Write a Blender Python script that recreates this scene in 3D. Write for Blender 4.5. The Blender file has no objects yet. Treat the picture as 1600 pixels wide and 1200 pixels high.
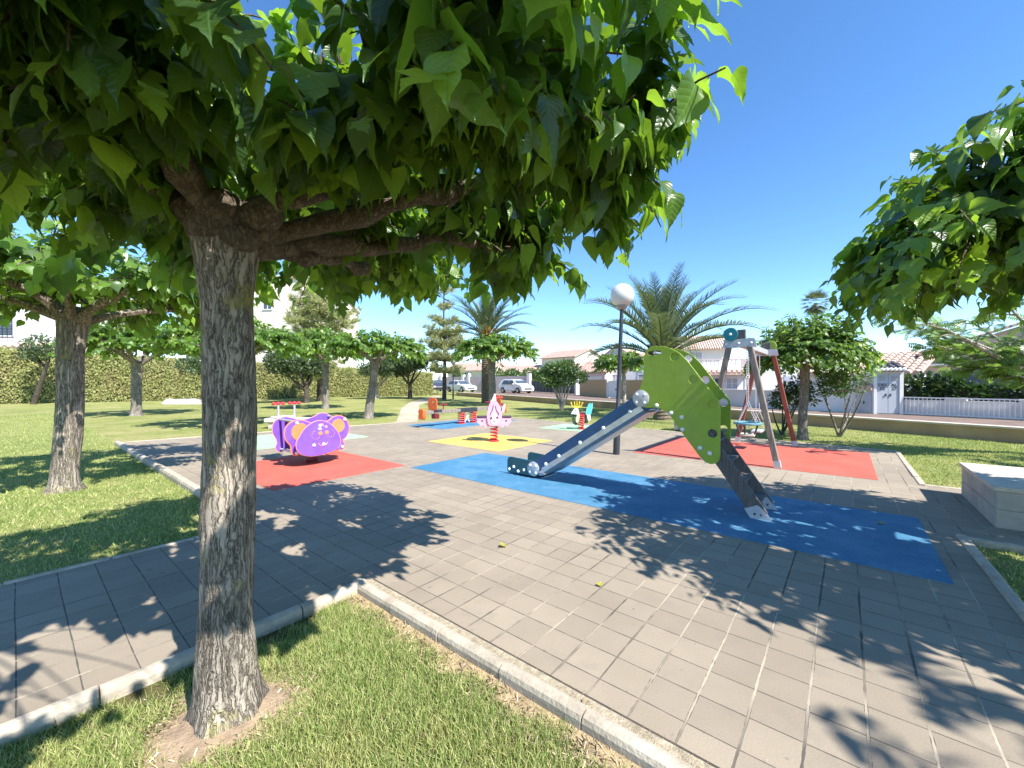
import bpy, bmesh, math, random
import numpy as np
from mathutils import Vector, Matrix
R = math.radians
sc = bpy.context.scene
col = sc.collection

# ------------------------------------------------------------------ camera, sky, sun, exposure
cam = bpy.data.cameras.new("Camera")
cam.lens = 14.31; cam.sensor_width = 36; cam.clip_start = 0.05; cam.clip_end = 900
co = bpy.data.objects.new("Camera", cam); col.objects.link(co)
co.location = (0, 0, 1.5); co.rotation_euler = (R(90 - 0.27), 0, 0)
sc.camera = co
SUN_EL = 48.0
SUN_DIR = Vector((0.727 * math.cos(R(SUN_EL)), -0.687 * math.cos(R(SUN_EL)), math.sin(R(SUN_EL))))
w = bpy.data.worlds.new("World"); sc.world = w; w.use_nodes = True
nt = w.node_tree; nt.nodes.clear()
sky = nt.nodes.new('ShaderNodeTexSky'); sky.sky_type = 'NISHITA'; sky.sun_disc = False
sky.sun_elevation = R(SUN_EL); sky.sun_rotation = math.atan2(SUN_DIR.x, SUN_DIR.y)
sky.altitude = 1800; sky.air_density = 0.95; sky.dust_density = 0.0; sky.ozone_density = 2.5
bg = nt.nodes.new('ShaderNodeBackground'); bg.inputs['Strength'].default_value = 0.15
wo = nt.nodes.new('ShaderNodeOutputWorld')
hs = nt.nodes.new('ShaderNodeHueSaturation'); hs.inputs['Saturation'].default_value = 1.18; hs.inputs['Value'].default_value = 1.0
nt.links.new(sky.outputs[0], hs.inputs['Color']); nt.links.new(hs.outputs[0], bg.inputs[0]); nt.links.new(bg.outputs[0], wo.inputs[0])
sl = bpy.data.lights.new("Sun", 'SUN'); sl.energy = 4.6; sl.angle = R(0.5); sl.color = (1.0, 0.965, 0.92)
so = bpy.data.objects.new("Sun", sl); col.objects.link(so)
so.rotation_euler = (-SUN_DIR).to_track_quat('-Z', 'Y').to_euler(); so.location = (20, -20, 25)
sc.view_settings.view_transform = 'Standard'; sc.view_settings.look = 'None'
sc.view_settings.exposure = 1.14; sc.view_settings.gamma = 1
sc.cycles.max_bounces = 7; sc.cycles.diffuse_bounces = 4; sc.cycles.transmission_bounces = 4
sc.cycles.transparent_max_bounces = 6; sc.cycles.use_denoising = True

rng = np.random.default_rng(7)
random.seed(7)
# paving frame: a runs away to the right, b away to the left, both along the paving joints
A = np.array((0.63297, 0.77417)); B = np.array((-0.77417, 0.63297)); AB_ROT = math.atan2(A[1], A[0])
def W(a, b): return (a * A[0] + b * B[0], a * A[1] + b * B[1])
LAWN_Z = -0.05
STREET_Z = 0.30

# ------------------------------------------------------------------ helpers: objects
def link(o, parent=None):
    col.objects.link(o)
    if parent is not None: o.parent = parent
    return o
def tag(o, label=None, cat=None, group=None, kind=None):
    if label: o['label'] = label
    if cat: o['category'] = cat
    if group: o['group'] = group
    if kind: o['kind'] = kind
    return o
def thing(name, label, cat, loc=(0, 0, 0), rz=0, group=None):
    o = bpy.data.objects.new(name, None); link(o)
    o.empty_display_size = 0.2
    o.location = loc; o.rotation_euler = (0, 0, rz)
    return tag(o, label, cat, group)
def copy_tree(o, parent=None):
    c = o.copy(); col.objects.link(c); c.parent = parent
    for ch in list(o.children): copy_tree(ch, c)
    return c

class MB:
    def __init__(s): s.v = []; s.f = []
    def add(s, v, f):
        n = len(s.v); s.v += [tuple(p) for p in v]; s.f += [tuple(i + n for i in q) for q in f]; return s
    def box(s, c, d, rz=0, rx=0, ry=0):
        m = Matrix.Rotation(rz, 3, 'Z') @ Matrix.Rotation(ry, 3, 'Y') @ Matrix.Rotation(rx, 3, 'X')
        v = [Vector(c) + m @ Vector((x * d[0] / 2, y * d[1] / 2, z * d[2] / 2)) for x in (-1, 1) for y in (-1, 1) for z in (-1, 1)]
        return s.add(v, [(0, 1, 3, 2), (4, 6, 7, 5), (0, 4, 5, 1), (2, 3, 7, 6), (0, 2, 6, 4), (1, 5, 7, 3)])
    def span(s, x0, x1, y0, y1, z0, z1):
        return s.box(((x0 + x1) / 2, (y0 + y1) / 2, (z0 + z1) / 2), (abs(x1 - x0), abs(y1 - y0), abs(z1 - z0)))
    def bar(s, p, q, wd, ht, up=(0, 0, 1)):
        p = Vector(p); q = Vector(q); d = (q - p).normalized(); u = Vector(up)
        sd = d.cross(u)
        if sd.length < 1e-4: sd = d.cross(Vector((1, 0, 0)))
        sd.normalize(); u = sd.cross(d)
        o = [sd * wd / 2 * i + u * ht / 2 * j for i, j in ((-1, -1), (1, -1), (1, 1), (-1, 1))]
        return s.add([p + k for k in o] + [q + k for k in o], [(3, 2, 1, 0), (4, 5, 6, 7), (0, 1, 5, 4), (1, 2, 6, 5), (2, 3, 7, 6), (3, 0, 4, 7)])
    def tube(s, pts, rad, seg=8, cap=True):
        pts = [Vector(p) for p in pts]; n = len(pts)
        if not hasattr(rad, '__len__'): rad = [rad] * n
        v = []; ref = None
        for i, p in enumerate(pts):
            d = (pts[min(i + 1, n - 1)] - pts[max(i - 1, 0)]).normalized()
            if ref is None:
                ref = d.cross(Vector((0, 0, 1)) if abs(d.z) < 0.9 else Vector((1, 0, 0))).normalized()
            ref = (ref - d * ref.dot(d)).normalized(); b = d.cross(ref)
            for k in range(seg):
                t = 2 * math.pi * k / seg
                v.append(p + (ref * math.cos(t) + b * math.sin(t)) * rad[i])
        f = [(i * seg + k, i * seg + (k + 1) % seg, (i + 1) * seg + (k + 1) % seg, (i + 1) * seg + k) for i in range(n - 1) for k in range(seg)]
        if cap: f += [tuple(reversed(range(seg))), tuple(range((n - 1) * seg, n * seg))]
        return s.add(v, f)
    def lathe(s, prof, c=(0, 0, 0), seg=16, axis='z'):
        v = []
        for r, z in prof:
            for k in range(seg):
                t = 2 * math.pi * k / seg; x, y = r * math.cos(t), r * math.sin(t)
                p = (x, y, z) if axis == 'z' else ((z, x, y) if axis == 'x' else (y, z, x))
                v.append(Vector(c) + Vector(p))
        n = len(prof)
        f = [(i * seg + k, i * seg + (k + 1) % seg, (i + 1) * seg + (k + 1) % seg, (i + 1) * seg + k) for i in range(n - 1) for k in range(seg)]
        f += [tuple(reversed(range(seg))), tuple(range((n - 1) * seg, n * seg))]
        return s.add(v, f)
    def ball(s, c, r, seg=12, ring=8, sz=1.0):
        return s.lathe([(max(r * math.sin(math.pi * i / ring), r * 0.01), -r * sz * math.cos(math.pi * i / ring)) for i in range(ring + 1)], c, seg)
    def prism(s, poly, t0, t1, plane='xz'):
        # poly: (p, q) points, thickness along the third axis
        def P(p, q, t): return {'xz': (p, t, q), 'yz': (t, p, q), 'xy': (p, q, t)}[plane]
        n = len(poly); v = [P(p, q, t0) for p, q in poly] + [P(p, q, t1) for p, q in poly]
        f = [tuple(range(n)), tuple(reversed(range(n, 2 * n)))] + [(i, i + n, (i + 1) % n + n, (i + 1) % n) for i in range(n)]
        return s.add(v, f)
    def build(s, name, m, parent=None, smooth=False, bevel=0, seg=2):
        me = bpy.data.meshes.new(name); me.from_pydata(s.v, [], s.f)
        bm = bmesh.new(); bm.from_mesh(me); bmesh.ops.recalc_face_normals(bm, faces=bm.faces); bm.to_mesh(me); bm.free()
        me.materials.append(m)
        o = link(bpy.data.objects.new(name, me), parent)
        if smooth:
            me.polygons.foreach_set('use_smooth', [True] * len(me.polygons))
            me.set_sharp_from_angle(angle=R(40))
        if bevel:
            b = o.modifiers.new('b', 'BEVEL'); b.width = bevel; b.segments = seg; b.limit_method = 'ANGLE'; b.angle_limit = R(40)
        return o

def npmesh(name, V, F, m, parent=None, UV=None, smooth=False):
    V = np.asarray(V, np.float32); F = np.asarray(F, np.int32); k = F.shape[1]
    me = bpy.data.meshes.new(name)
    me.vertices.add(len(V)); me.vertices.foreach_set('co', V.ravel())
    me.loops.add(F.size); me.loops.foreach_set('vertex_index', F.ravel())
    me.polygons.add(len(F)); me.polygons.foreach_set('loop_start', np.arange(0, F.size, k, dtype=np.int32))
    me.polygons.foreach_set('loop_total', np.full(len(F), k, np.int32))
    if smooth: me.polygons.foreach_set('use_smooth', np.ones(len(F), bool))
    if UV is not None:
        u = me.uv_layers.new(name='UVMap'); u.data.foreach_set('uv', np.asarray(UV, np.float32)[F.ravel()].ravel())
    me.update(calc_edges=True); me.materials.append(m)
    return link(bpy.data.objects.new(name, me), parent)

def plate(name, outer, holes, thick, m, parent, place, bevel=0.0, res=6, offset=0.0, smooth_poly=False):
    # flat panel with holes from 2-D outlines; place maps (p, q, t) to the parent's space
    cu = bpy.data.curves.new(name, 'CURVE'); cu.dimensions = '2D'; cu.fill_mode = 'BOTH'
    cu.extrude = thick / 2 - bevel; cu.bevel_depth = bevel; cu.bevel_resolution = 1; cu.offset = offset; cu.resolution_u = res
    for ring, sm in [(outer, smooth_poly)] + [(h, False) for h in holes]:
        if sm:
            sp = cu.splines.new('BEZIER'); sp.bezier_points.add(len(ring) - 1)
            for bp, p in zip(sp.bezier_points, ring):
                bp.co = (p[0], p[1], 0); bp.handle_left_type = bp.handle_right_type = 'AUTO'
        else:
            sp = cu.splines.new('POLY'); sp.points.add(len(ring) - 1)
            for bp, p in zip(sp.points, ring): bp.co = (p[0], p[1], 0, 1)
        sp.use_cyclic_u = True
    t = bpy.data.objects.new(name + '_c', cu); col.objects.link(t)
    dg = bpy.context.evaluated_depsgraph_get(); dg.update()
    me = bpy.data.meshes.new_from_object(t.evaluated_get(dg))
    bpy.data.objects.remove(t); bpy.data.curves.remove(cu)
    for v in me.vertices: v.co = place(*v.co)
    bm = bmesh.new(); bm.from_mesh(me); bmesh.ops.recalc_face_normals(bm, faces=bm.faces); bm.to_mesh(me); bm.free()
    me.name = name; me.materials.clear(); me.materials.append(m)
    return link(bpy.data.objects.new(name, me), parent)
def circ(x, y, r, n=20, sx=1.0): return [(x + r * sx * math.cos(2 * math.pi * i / n), y + r * math.sin(2 * math.pi * i / n)) for i in range(n)]

# ------------------------------------------------------------------ helpers: materials
def new_mat(name):
    m = bpy.data.materials.new(name); m.use_nodes = True; t = m.node_tree
    return m, t, t.nodes, t.links, t.nodes['Principled BSDF']
def nd(t, kind, **kw):
    n = t.nodes.new('ShaderNode' + kind)
    for k, v in kw.items():
        if k in n.inputs: n.inputs[k].default_value = v
        else: setattr(n, k, v)
    return n
def math_n(t, op, a, b=None, c=None, clamp=False):
    n = t.nodes.new('ShaderNodeMath'); n.operation = op; n.use_clamp = clamp
    for i, x in enumerate((a, b, c)):
        if x is None: continue
        if isinstance(x, (int, float)): n.inputs[i].default_value = x
        else: t.links.new(x, n.inputs[i])
    return n.outputs[0]
def mix_c(t, fac, a, b, blend='MIX'):
    n = t.nodes.new('ShaderNodeMix'); n.data_type = 'RGBA'; n.blend_type = blend
    for s, x in ((0, fac), (6, a), (7, b)):
        if isinstance(x, (int, float)): n.inputs[s].default_value = x
        elif isinstance(x, (tuple, list)): n.inputs[s].default_value = (*x[:3], 1)
        else: t.links.new(x, n.inputs[s])
    return n.outputs[2]
def ramp(t, fac, stops):
    n = t.nodes.new('ShaderNodeValToRGB'); e = n.color_ramp.elements
    while len(e) < len(stops): e.new(0.5)
    for el, (p, c) in zip(e, stops):
        el.position = p; el.color = (c, c, c, 1) if isinstance(c, (int, float)) else (*c, 1)
    t.links.new(fac, n.inputs[0]); return n.outputs[0]
def coords(t, kind='Object', scale=(1, 1, 1)):
    tc = t.nodes.new('ShaderNodeTexCoord'); mp = t.nodes.new('ShaderNodeMapping'); mp.inputs['Scale'].default_value = scale
    t.links.new(tc.outputs[kind], mp.inputs[0]); return mp.outputs[0]
def noise(t, vec, scale, detail=4, rough=0.55, out=0):
    n = nd(t, 'TexNoise', Scale=scale, Detail=detail, Roughness=rough)
    if vec is not None: t.links.new(vec, n.inputs['Vector'])
    return n.outputs[out]
def bump(t, p, h, strength=0.3, dist=0.01):
    b = nd(t, 'Bump', Strength=strength, Distance=dist); t.links.new(h, b.inputs['Height']); t.links.new(b.outputs[0], p.inputs['Normal']); return b

_mats = {}
def M(name, c, rough=0.6, var=0.12, scale=6, bmp=0.0, metal=0.0, stretch=(1, 1, 1), coat=0.0, dirt=None, fine=0.0, dk=0.7):
    if name in _mats: return _mats[name]
    m, t, ns, ln, p = new_mat(name)
    v = coords(t, 'Object', stretch)
    n1 = noise(t, v, scale, 5)
    lo = tuple(max(x * (1 - var), 0) for x in c); hi = tuple(min(x * (1 + var), 1) for x in c)
    f = ramp(t, n1, [(0.3, 0.0), (0.7, 1.0)])
    cc = mix_c(t, f, lo, hi)
    if dirt is not None:
        d = ramp(t, noise(t, v, scale * 0.35, 6, 0.65), [(0.48, 0.0), (0.75, dk)])
        cc = mix_c(t, d, cc, dirt)
    ln.new(cc, p.inputs['Base Color'])
    p.inputs['Roughness'].default_value = rough; p.inputs['Metallic'].default_value = metal
    p.inputs['Coat Weight'].default_value = coat
    if bmp: bump(t, p, noise(t, v, scale * 6 if not fine else fine, 4), bmp, 0.02)
    _mats[name] = m; return m

def leaf_mat(name, dark, light, young, trans, rough=0.36, veins=True, tw=0.38, back=1.25):
    m, t, ns, ln, p = new_mat(name)
    g = t.nodes.new('ShaderNodeNewGeometry')
    c = ramp(t, g.outputs['Random Per Island'], [(0.0, dark), (0.4, light), (0.78, light), (0.97, young), (0.985, tuple(min(x * 1.6, 1) for x in young))])
    c2 = ramp(t, g.outputs['Random Per Island'], [(0.0, tuple(x * 0.8 for x in trans)), (0.8, trans), (1.0, tuple(min(x * 1.35, 1) for x in trans))])
    if veins:
        uv = t.nodes.new('ShaderNodeUVMap'); sp = t.nodes.new('ShaderNodeSeparateXYZ'); ln.new(uv.outputs[0], sp.inputs[0])
        ax = math_n(t, 'ABSOLUTE', math_n(t, 'SUBTRACT', sp.outputs[0], 0.5))
        mid = math_n(t, 'LESS_THAN', ax, 0.012)
        ph = math_n(t, 'SUBTRACT', sp.outputs[1], math_n(t, 'MULTIPLY', ax, 0.85))
        fr = math_n(t, 'ABSOLUTE', math_n(t, 'SUBTRACT', math_n(t, 'FRACT', math_n(t, 'MULTIPLY', ph, 7.5)), 0.5))
        lat = math_n(t, 'LESS_THAN', fr, 0.05)
        vn = math_n(t, 'MULTIPLY', math_n(t, 'MAXIMUM', mid, math_n(t, 'MULTIPLY', lat, 0.6)), 0.4)
        c = mix_c(t, vn, c, tuple(min(x * 2.2 + 0.03, 1) for x in light)); c2 = mix_c(t, vn, c2, tuple(min(x * 0.6, 1) for x in trans))
        hb = math_n(t, 'SMOOTH_MIN', fr, 0.3, 0.2)
        bump(t, p, hb, 0.35, 0.01)
    bk = mix_c(t, g.outputs['Backfacing'], (1, 1, 1), (back, back * 0.97, back * 1.05))
    c = mix_c(t, 1.0, c, bk, 'MULTIPLY')
    ln.new(c, p.inputs['Base Color']); p.inputs['Roughness'].default_value = rough
    tr = t.nodes.new('ShaderNodeBsdfTranslucent'); ln.new(c2, tr.inputs[0])
    mx = t.nodes.new('ShaderNodeMixShader'); mx.inputs[0].default_value = tw
    ln.new(p.outputs[0], mx.inputs[1]); ln.new(tr.outputs[0], mx.inputs[2])
    ln.new(mx.outputs[0], t.nodes['Material Output'].inputs[0])
    return m

def ab_nodes(t):
    g = t.nodes.new('ShaderNodeNewGeometry')
    out = []
    for d in (A, B):
        n = t.nodes.new('ShaderNodeVectorMath'); n.operation = 'DOT_PRODUCT'; n.inputs[1].default_value = (d[0], d[1], 0)
        t.links.new(g.outputs['Position'], n.inputs[0]); out.append(n.outputs['Value'])
    return g.outputs['Position'], out[0], out[1]

def paving_mat():
    m, t, ns, ln, p = new_mat('grey_concrete_pavers')
    pos, a, b = ab_nodes(t)
    T = 0.2075
    # slightly wobbly joints
    wob = math_n(t, 'MULTIPLY', math_n(t, 'SUBTRACT', noise(t, pos, 1.3, 2), 0.5), 0.018)
    a2 = math_n(t, 'DIVIDE', math_n(t, 'ADD', a, wob), T); b2 = math_n(t, 'DIVIDE', math_n(t, 'ADD', math_n(t, 'ADD', b, 0.082), wob), T)
    da = math_n(t, 'SUBTRACT', 0.5, math_n(t, 'ABSOLUTE', math_n(t, 'SUBTRACT', math_n(t, 'FRACT', a2), 0.5)))
    db = math_n(t, 'SUBTRACT', 0.5, math_n(t, 'ABSOLUTE', math_n(t, 'SUBTRACT', math_n(t, 'FRACT', b2), 0.5)))
    jw = noise(t, pos, 9, 3)
    ja = math_n(t, 'LESS_THAN', da, math_n(t, 'MULTIPLY', jw, 0.030))
    jb = math_n(t, 'LESS_THAN', db, math_n(t, 'MULTIPLY', jw, 0.055))
    core = math_n(t, 'LESS_THAN', db, math_n(t, 'MULTIPLY', noise(t, pos, 21, 3), 0.048))
    joint = math_n(t, 'MAXIMUM', ja, jb)
    cx = t.nodes.new('ShaderNodeCombineXYZ'); ln.new(math_n(t, 'FLOOR', a2), cx.inputs[0]); ln.new(math_n(t, 'FLOOR', b2), cx.inputs[1])
    wn = t.nodes.new('ShaderNodeTexWhiteNoise'); wn.noise_dimensions = '2D'; ln.new(cx.outputs[0], wn.inputs['Vector'])
    base = ramp(t, wn.outputs['Value'], [(0, (0.288, 0.235, 0.170)), (1, (0.336, 0.276, 0.199))])
    big = ramp(t, noise(t, pos, 0.7, 5, 0.6), [(0.35, 0.84), (0.7, 1.1)])
    fine = ramp(t, noise(t, pos, 150, 4, 0.8), [(0.3, 0.74), (0.7, 1.2)])
    base = mix_c(t, 1.0, base, big, 'MULTIPLY'); base = mix_c(t, 0.8, base, fine, 'MULTIPLY')
    stain = ramp(t, noise(t, pos, 2.6, 6, 0.7), [(0.56, 0.0), (0.72, 0.45)])
    base = mix_c(t, stain, base, (0.205, 0.175, 0.14))
    gum = t.nodes.new('ShaderNodeTexVoronoi'); gum.inputs['Scale'].default_value = 2.1; ln.new(pos, gum.inputs['Vector'])
    base = mix_c(t, math_n(t, 'MULTIPLY', math_n(t, 'LESS_THAN', gum.outputs['Distance'], 0.028), 0.5), base, (0.11, 0.10, 0.09))
    spots = ramp(t, noise(t, pos, 14, 2, 0.5), [(0.70, 0.0), (0.74, 0.55)])
    base = mix_c(t, spots, base, (0.15, 0.13, 0.11))
    # joints: dark gaps, in places filled with pale sand
    sand = ramp(t, noise(t, pos, 1.1, 3), [(0.40, 0.0), (0.56, 1.0)])
    jc = mix_c(t, math_n(t, 'MULTIPLY', sand, core), (0.095, 0.08, 0.062), (0.42, 0.35, 0.25))
    c = mix_c(t, joint, base, jc)
    ln.new(c, p.inputs['Base Color']); p.inputs['Roughness'].default_value = 0.85
    h = math_n(t, 'ADD', math_n(t, 'MULTIPLY', math_n(t, 'SUBTRACT', 1.0, joint), 0.6), math_n(t, 'MULTIPLY', noise(t, pos, 130, 3), 0.22))
    h = math_n(t, 'ADD', h, math_n(t, 'MULTIPLY', wn.outputs['Value'], 0.15))
    bump(t, p, h, 0.55, 0.006)
    return m

def lawn_mat():
    m, t, ns, ln, p = new_mat('mown_lawn')
    pos, a, b = ab_nodes(t)
    n1 = noise(t, pos, 0.55, 6, 0.62); n2 = noise(t, pos, 6.0, 5, 0.65); n3 = noise(t, pos, 70, 3, 0.7)
    c = ramp(t, n1, [(0.32, (0.165, 0.215, 0.052)), (0.5, (0.26, 0.285, 0.085)), (0.68, (0.37, 0.335, 0.14))])
    c = mix_c(t, ramp(t, n2, [(0.45, 0.0), (0.75, 0.65)]), c, (0.40, 0.34, 0.165))
    c = mix_c(t, 1.0, c, ramp(t, n3, [(0.3, 0.72), (0.7, 1.25)]), 'MULTIPLY')
    c = mix_c(t, 1.0, c, ramp(t, noise(t, pos, 11, 5, 0.75), [(0.3, 0.78), (0.7, 1.2)]), 'MULTIPLY')
    c = mix_c(t, ramp(t, noise(t, pos, 0.9, 5, 0.7), [(0.58, 0.0), (0.76, 0.55)]), c, (0.38, 0.30, 0.17))
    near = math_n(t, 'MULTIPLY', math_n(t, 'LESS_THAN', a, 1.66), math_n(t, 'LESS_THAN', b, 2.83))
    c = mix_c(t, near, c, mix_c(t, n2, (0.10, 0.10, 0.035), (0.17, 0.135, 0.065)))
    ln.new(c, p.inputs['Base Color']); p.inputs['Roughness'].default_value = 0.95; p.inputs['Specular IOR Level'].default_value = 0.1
    bump(t, p, math_n(t, 'ADD', n3, math_n(t, 'MULTIPLY', n2, 0.6)), 0.8, 0.03)
    return m

def rubber_mat(name, c, worn):
    m, t, ns, ln, p = new_mat(name)
    pos, a, b = ab_nodes(t)
    gr = noise(t, pos, 260, 2, 0.8); big = noise(t, pos, 1.8, 6, 0.65)
    cc = mix_c(t, ramp(t, big, [(0.38, 0.0), (0.68, 0.85)]), c, worn)
    cc = mix_c(t, 1.0, cc, ramp(t, gr, [(0.3, 0.75), (0.7, 1.22)]), 'MULTIPLY')
    cc = mix_c(t, ramp(t, noise(t, pos, 5.5, 6, 0.7), [(0.58, 0.0), (0.8, 0.4)]), cc, (0.36, 0.31, 0.25))
    cc = mix_c(t, 1.0, cc, ramp(t, noise(t, pos, 24, 4, 0.7), [(0.3, 0.88), (0.7, 1.1)]), 'MULTIPLY')
    ln.new(cc, p.inputs['Base Color']); p.inputs['Roughness'].default_value = 0.8
    bump(t, p, gr, 0.5, 0.006)
    return m

def bark_mat(name, dark, light, moss=None, sc_=1.0, zs=0.085, bs=1.0):
    m, t, ns, ln, p = new_mat(name)
    tc = t.nodes.new('ShaderNodeTexCoord')
    nz = noise(t, tc.outputs['Object'], 7, 4, 0.6, 1)
    mx = t.nodes.new('ShaderNodeMix'); mx.data_type = 'RGBA'; mx.blend_type = 'LINEAR_LIGHT'; mx.inputs[0].default_value = 0.03
    ln.new(tc.outputs['Object'], mx.inputs[6]); ln.new(nz, mx.inputs[7])
    mp = t.nodes.new('ShaderNodeMapping'); mp.inputs['Scale'].default_value = (1, 1, zs); ln.new(mx.outputs[2], mp.inputs[0])
    # long wandering furrows: thin dark lines where a stretched noise crosses its middle value
    f1 = math_n(t, 'ABSOLUTE', math_n(t, 'SUBTRACT', noise(t, mp.outputs[0], 26 * sc_, 3, 0.5), 0.5))
    f2 = math_n(t, 'ABSOLUTE', math_n(t, 'SUBTRACT', noise(t, mp.outputs[0], 47 * sc_, 4, 0.55), 0.47))
    fine = noise(t, mp.outputs[0], 150 * sc_, 5, 0.7)
    h = math_n(t, 'ADD', math_n(t, 'MINIMUM', math_n(t, 'MULTIPLY', math_n(t, 'MINIMUM', f1, math_n(t, 'MULTIPLY', f2, 1.25)), 7.0), 0.62), math_n(t, 'MULTIPLY', fine, 0.5))
    c = ramp(t, h, [(0.22, dark), (0.48, tuple(x * .45 + y * .55 for x, y in zip(dark, light))), (0.95, light)])
    st = ramp(t, noise(t, mp.outputs[0], 18 * sc_, 2, 0.4), [(0.66, 0.0), (0.70, 0.55)])
    c = mix_c(t, st, c, tuple(min(x * 1.25, 1) for x in light))
    big = ramp(t, noise(t, tc.outputs['Object'], 3.0, 4), [(0.35, 0.78), (0.65, 1.15)])
    c = mix_c(t, 1.0, c, big, 'MULTIPLY')
    if moss:
        mm = ramp(t, noise(t, tc.outputs['Object'], 4.5, 5, 0.7), [(0.57, 0.0), (0.68, 0.75)])
        c = mix_c(t, mm, c, moss)
    ln.new(c, p.inputs['Base Color']); p.inputs['Roughness'].default_value = 0.9; p.inputs['Specular IOR Level'].default_value = 0.2
    bump(t, p, h, 0.9 * bs, 0.016)
    return m

def tile_mat(name, c, c2, pitch=0.22):
    m, t, ns, ln, p = new_mat(name)
    tc = t.nodes.new('ShaderNodeTexCoord'); sp = t.nodes.new('ShaderNodeSeparateXYZ'); ln.new(tc.outputs['Object'], sp.inputs[0])
    wv = math_n(t, 'SINE', math_n(t, 'MULTIPLY', sp.outputs[0], 2 * math.pi / pitch))
    rw = math_n(t, 'FRACT', math_n(t, 'MULTIPLY', sp.outputs[1], 3.0))
    cx = t.nodes.new('ShaderNodeCombineXYZ')
    ln.new(math_n(t, 'FLOOR', math_n(t, 'DIVIDE', sp.outputs[0], pitch)), cx.inputs[0]); ln.new(math_n(t, 'FLOOR', math_n(t, 'MULTIPLY', sp.outputs[1], 3.0)), cx.inputs[1])
    wn = t.nodes.new('ShaderNodeTexWhiteNoise'); ln.new(cx.outputs[0], wn.inputs['Vector'])
    cc = mix_c(t, wn.outputs['Value'], c, c2)
    cc = mix_c(t, 0.6, cc, ramp(t, noise(t, tc.outputs['Object'], 2.5, 5), [(0.3, 0.7), (0.7, 1.1)]), 'MULTIPLY')
    ln.new(cc, p.inputs['Base Color']); p.inputs['Roughness'].default_value = 0.85
    bump(t, p, math_n(t, 'ADD', wv, math_n(t, 'MULTIPLY', rw, 0.5)), 1.0, 0.05)
    return m

def hedge_mat(name):
    m, t, ns, ln, p = new_mat(name)
    g = t.nodes.new('ShaderNodeNewGeometry')
    mp = t.nodes.new('ShaderNodeMapping'); mp.inputs['Scale'].default_value = (1, 1, 0.35); ln.new(g.outputs['Position'], mp.inputs[0])
    n1 = noise(t, mp.outputs[0], 1.3, 5, 0.65)
    c = ramp(t, g.outputs['Random Per Island'], [(0, (0.25, 0.275, 0.085)), (0.6, (0.38, 0.40, 0.145)), (1, (0.50, 0.475, 0.22))])
    c = mix_c(t, ramp(t, n1, [(0.48, 0.0), (0.72, 0.6)]), c, (0.42, 0.31, 0.175))
    ln.new(c, p.inputs['Base Color']); p.inputs['Roughness'].default_value = 0.9; p.inputs['Specular IOR Level'].default_value = 0.15
    tr = t.nodes.new('ShaderNodeBsdfTranslucent'); ln.new(c, tr.inputs[0])
    mx = t.nodes.new('ShaderNodeMixShader'); mx.inputs[0].default_value = 0.25
    ln.new(p.outputs[0], mx.inputs[1]); ln.new(tr.outputs[0], mx.inputs[2]); ln.new(mx.outputs[0], t.nodes['Material Output'].inputs[0])
    return m

def grass_mat(name, k=1.0):
    m, t, ns, ln, p = new_mat(name)
    g = t.nodes.new('ShaderNodeNewGeometry')
    c = ramp(t, g.outputs['Random Per Island'], [(0, (0.11 * k, 0.165 * k, 0.035 * k)), (0.4, (0.215 * k, 0.285 * k, 0.075 * k)), (0.75, (0.345 * k, 0.375 * k, 0.135 * k)), (0.9, (0.46 * k, 0.44 * k, 0.20 * k)), (1, (0.56 * k, 0.47 * k, 0.28 * k))])
    pt = ramp(t, noise(t, g.outputs['Position'], 2.2, 4, 0.6), [(0.50, 0.0), (0.75, 0.45)])
    c = mix_c(t, pt, c, (0.46 * k, 0.40 * k, 0.17 * k))
    ln.new(c, p.inputs['Base Color']); p.inputs['Roughness'].default_value = 0.6; p.inputs['Specular IOR Level'].default_value = 0.3
    tr = t.nodes.new('ShaderNodeBsdfTranslucent'); ln.new(mix_c(t, 1.0, c, (1.1, 1.25, 0.7), 'MULTIPLY'), tr.inputs[0])
    mx = t.nodes.new('ShaderNodeMixShader'); mx.inputs[0].default_value = 0.3
    ln.new(p.outputs[0], mx.inputs[1]); ln.new(tr.outputs[0], mx.inputs[2]); ln.new(mx.outputs[0], t.nodes['Material Output'].inputs[0])
    return m

def wood_mat(name, c, c2):
    m, t, ns, ln, p = new_mat(name)
    v = coords(t, 'Object', (1, 1, 1))
    mp = t.nodes.new('ShaderNodeMapping'); mp.inputs['Scale'].default_value = (22, 22, 1.6); ln.new(v, mp.inputs[0])
    n = noise(t, mp.outputs[0], 2.2, 6, 0.65); n2 = noise(t, v, 5, 3)
    cc = mix_c(t, ramp(t, n, [(0.3, 0.0), (0.7, 1.0)]), c2, c)
    cc = mix_c(t, 0.7, cc, ramp(t, n2, [(0.3, 0.75), (0.7, 1.15)]), 'MULTIPLY')
    ln.new(cc, p.inputs['Base Color']); p.inputs['Roughness'].default_value = 0.75
    bump(t, p, n, 0.35, 0.006)
    return m

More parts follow.
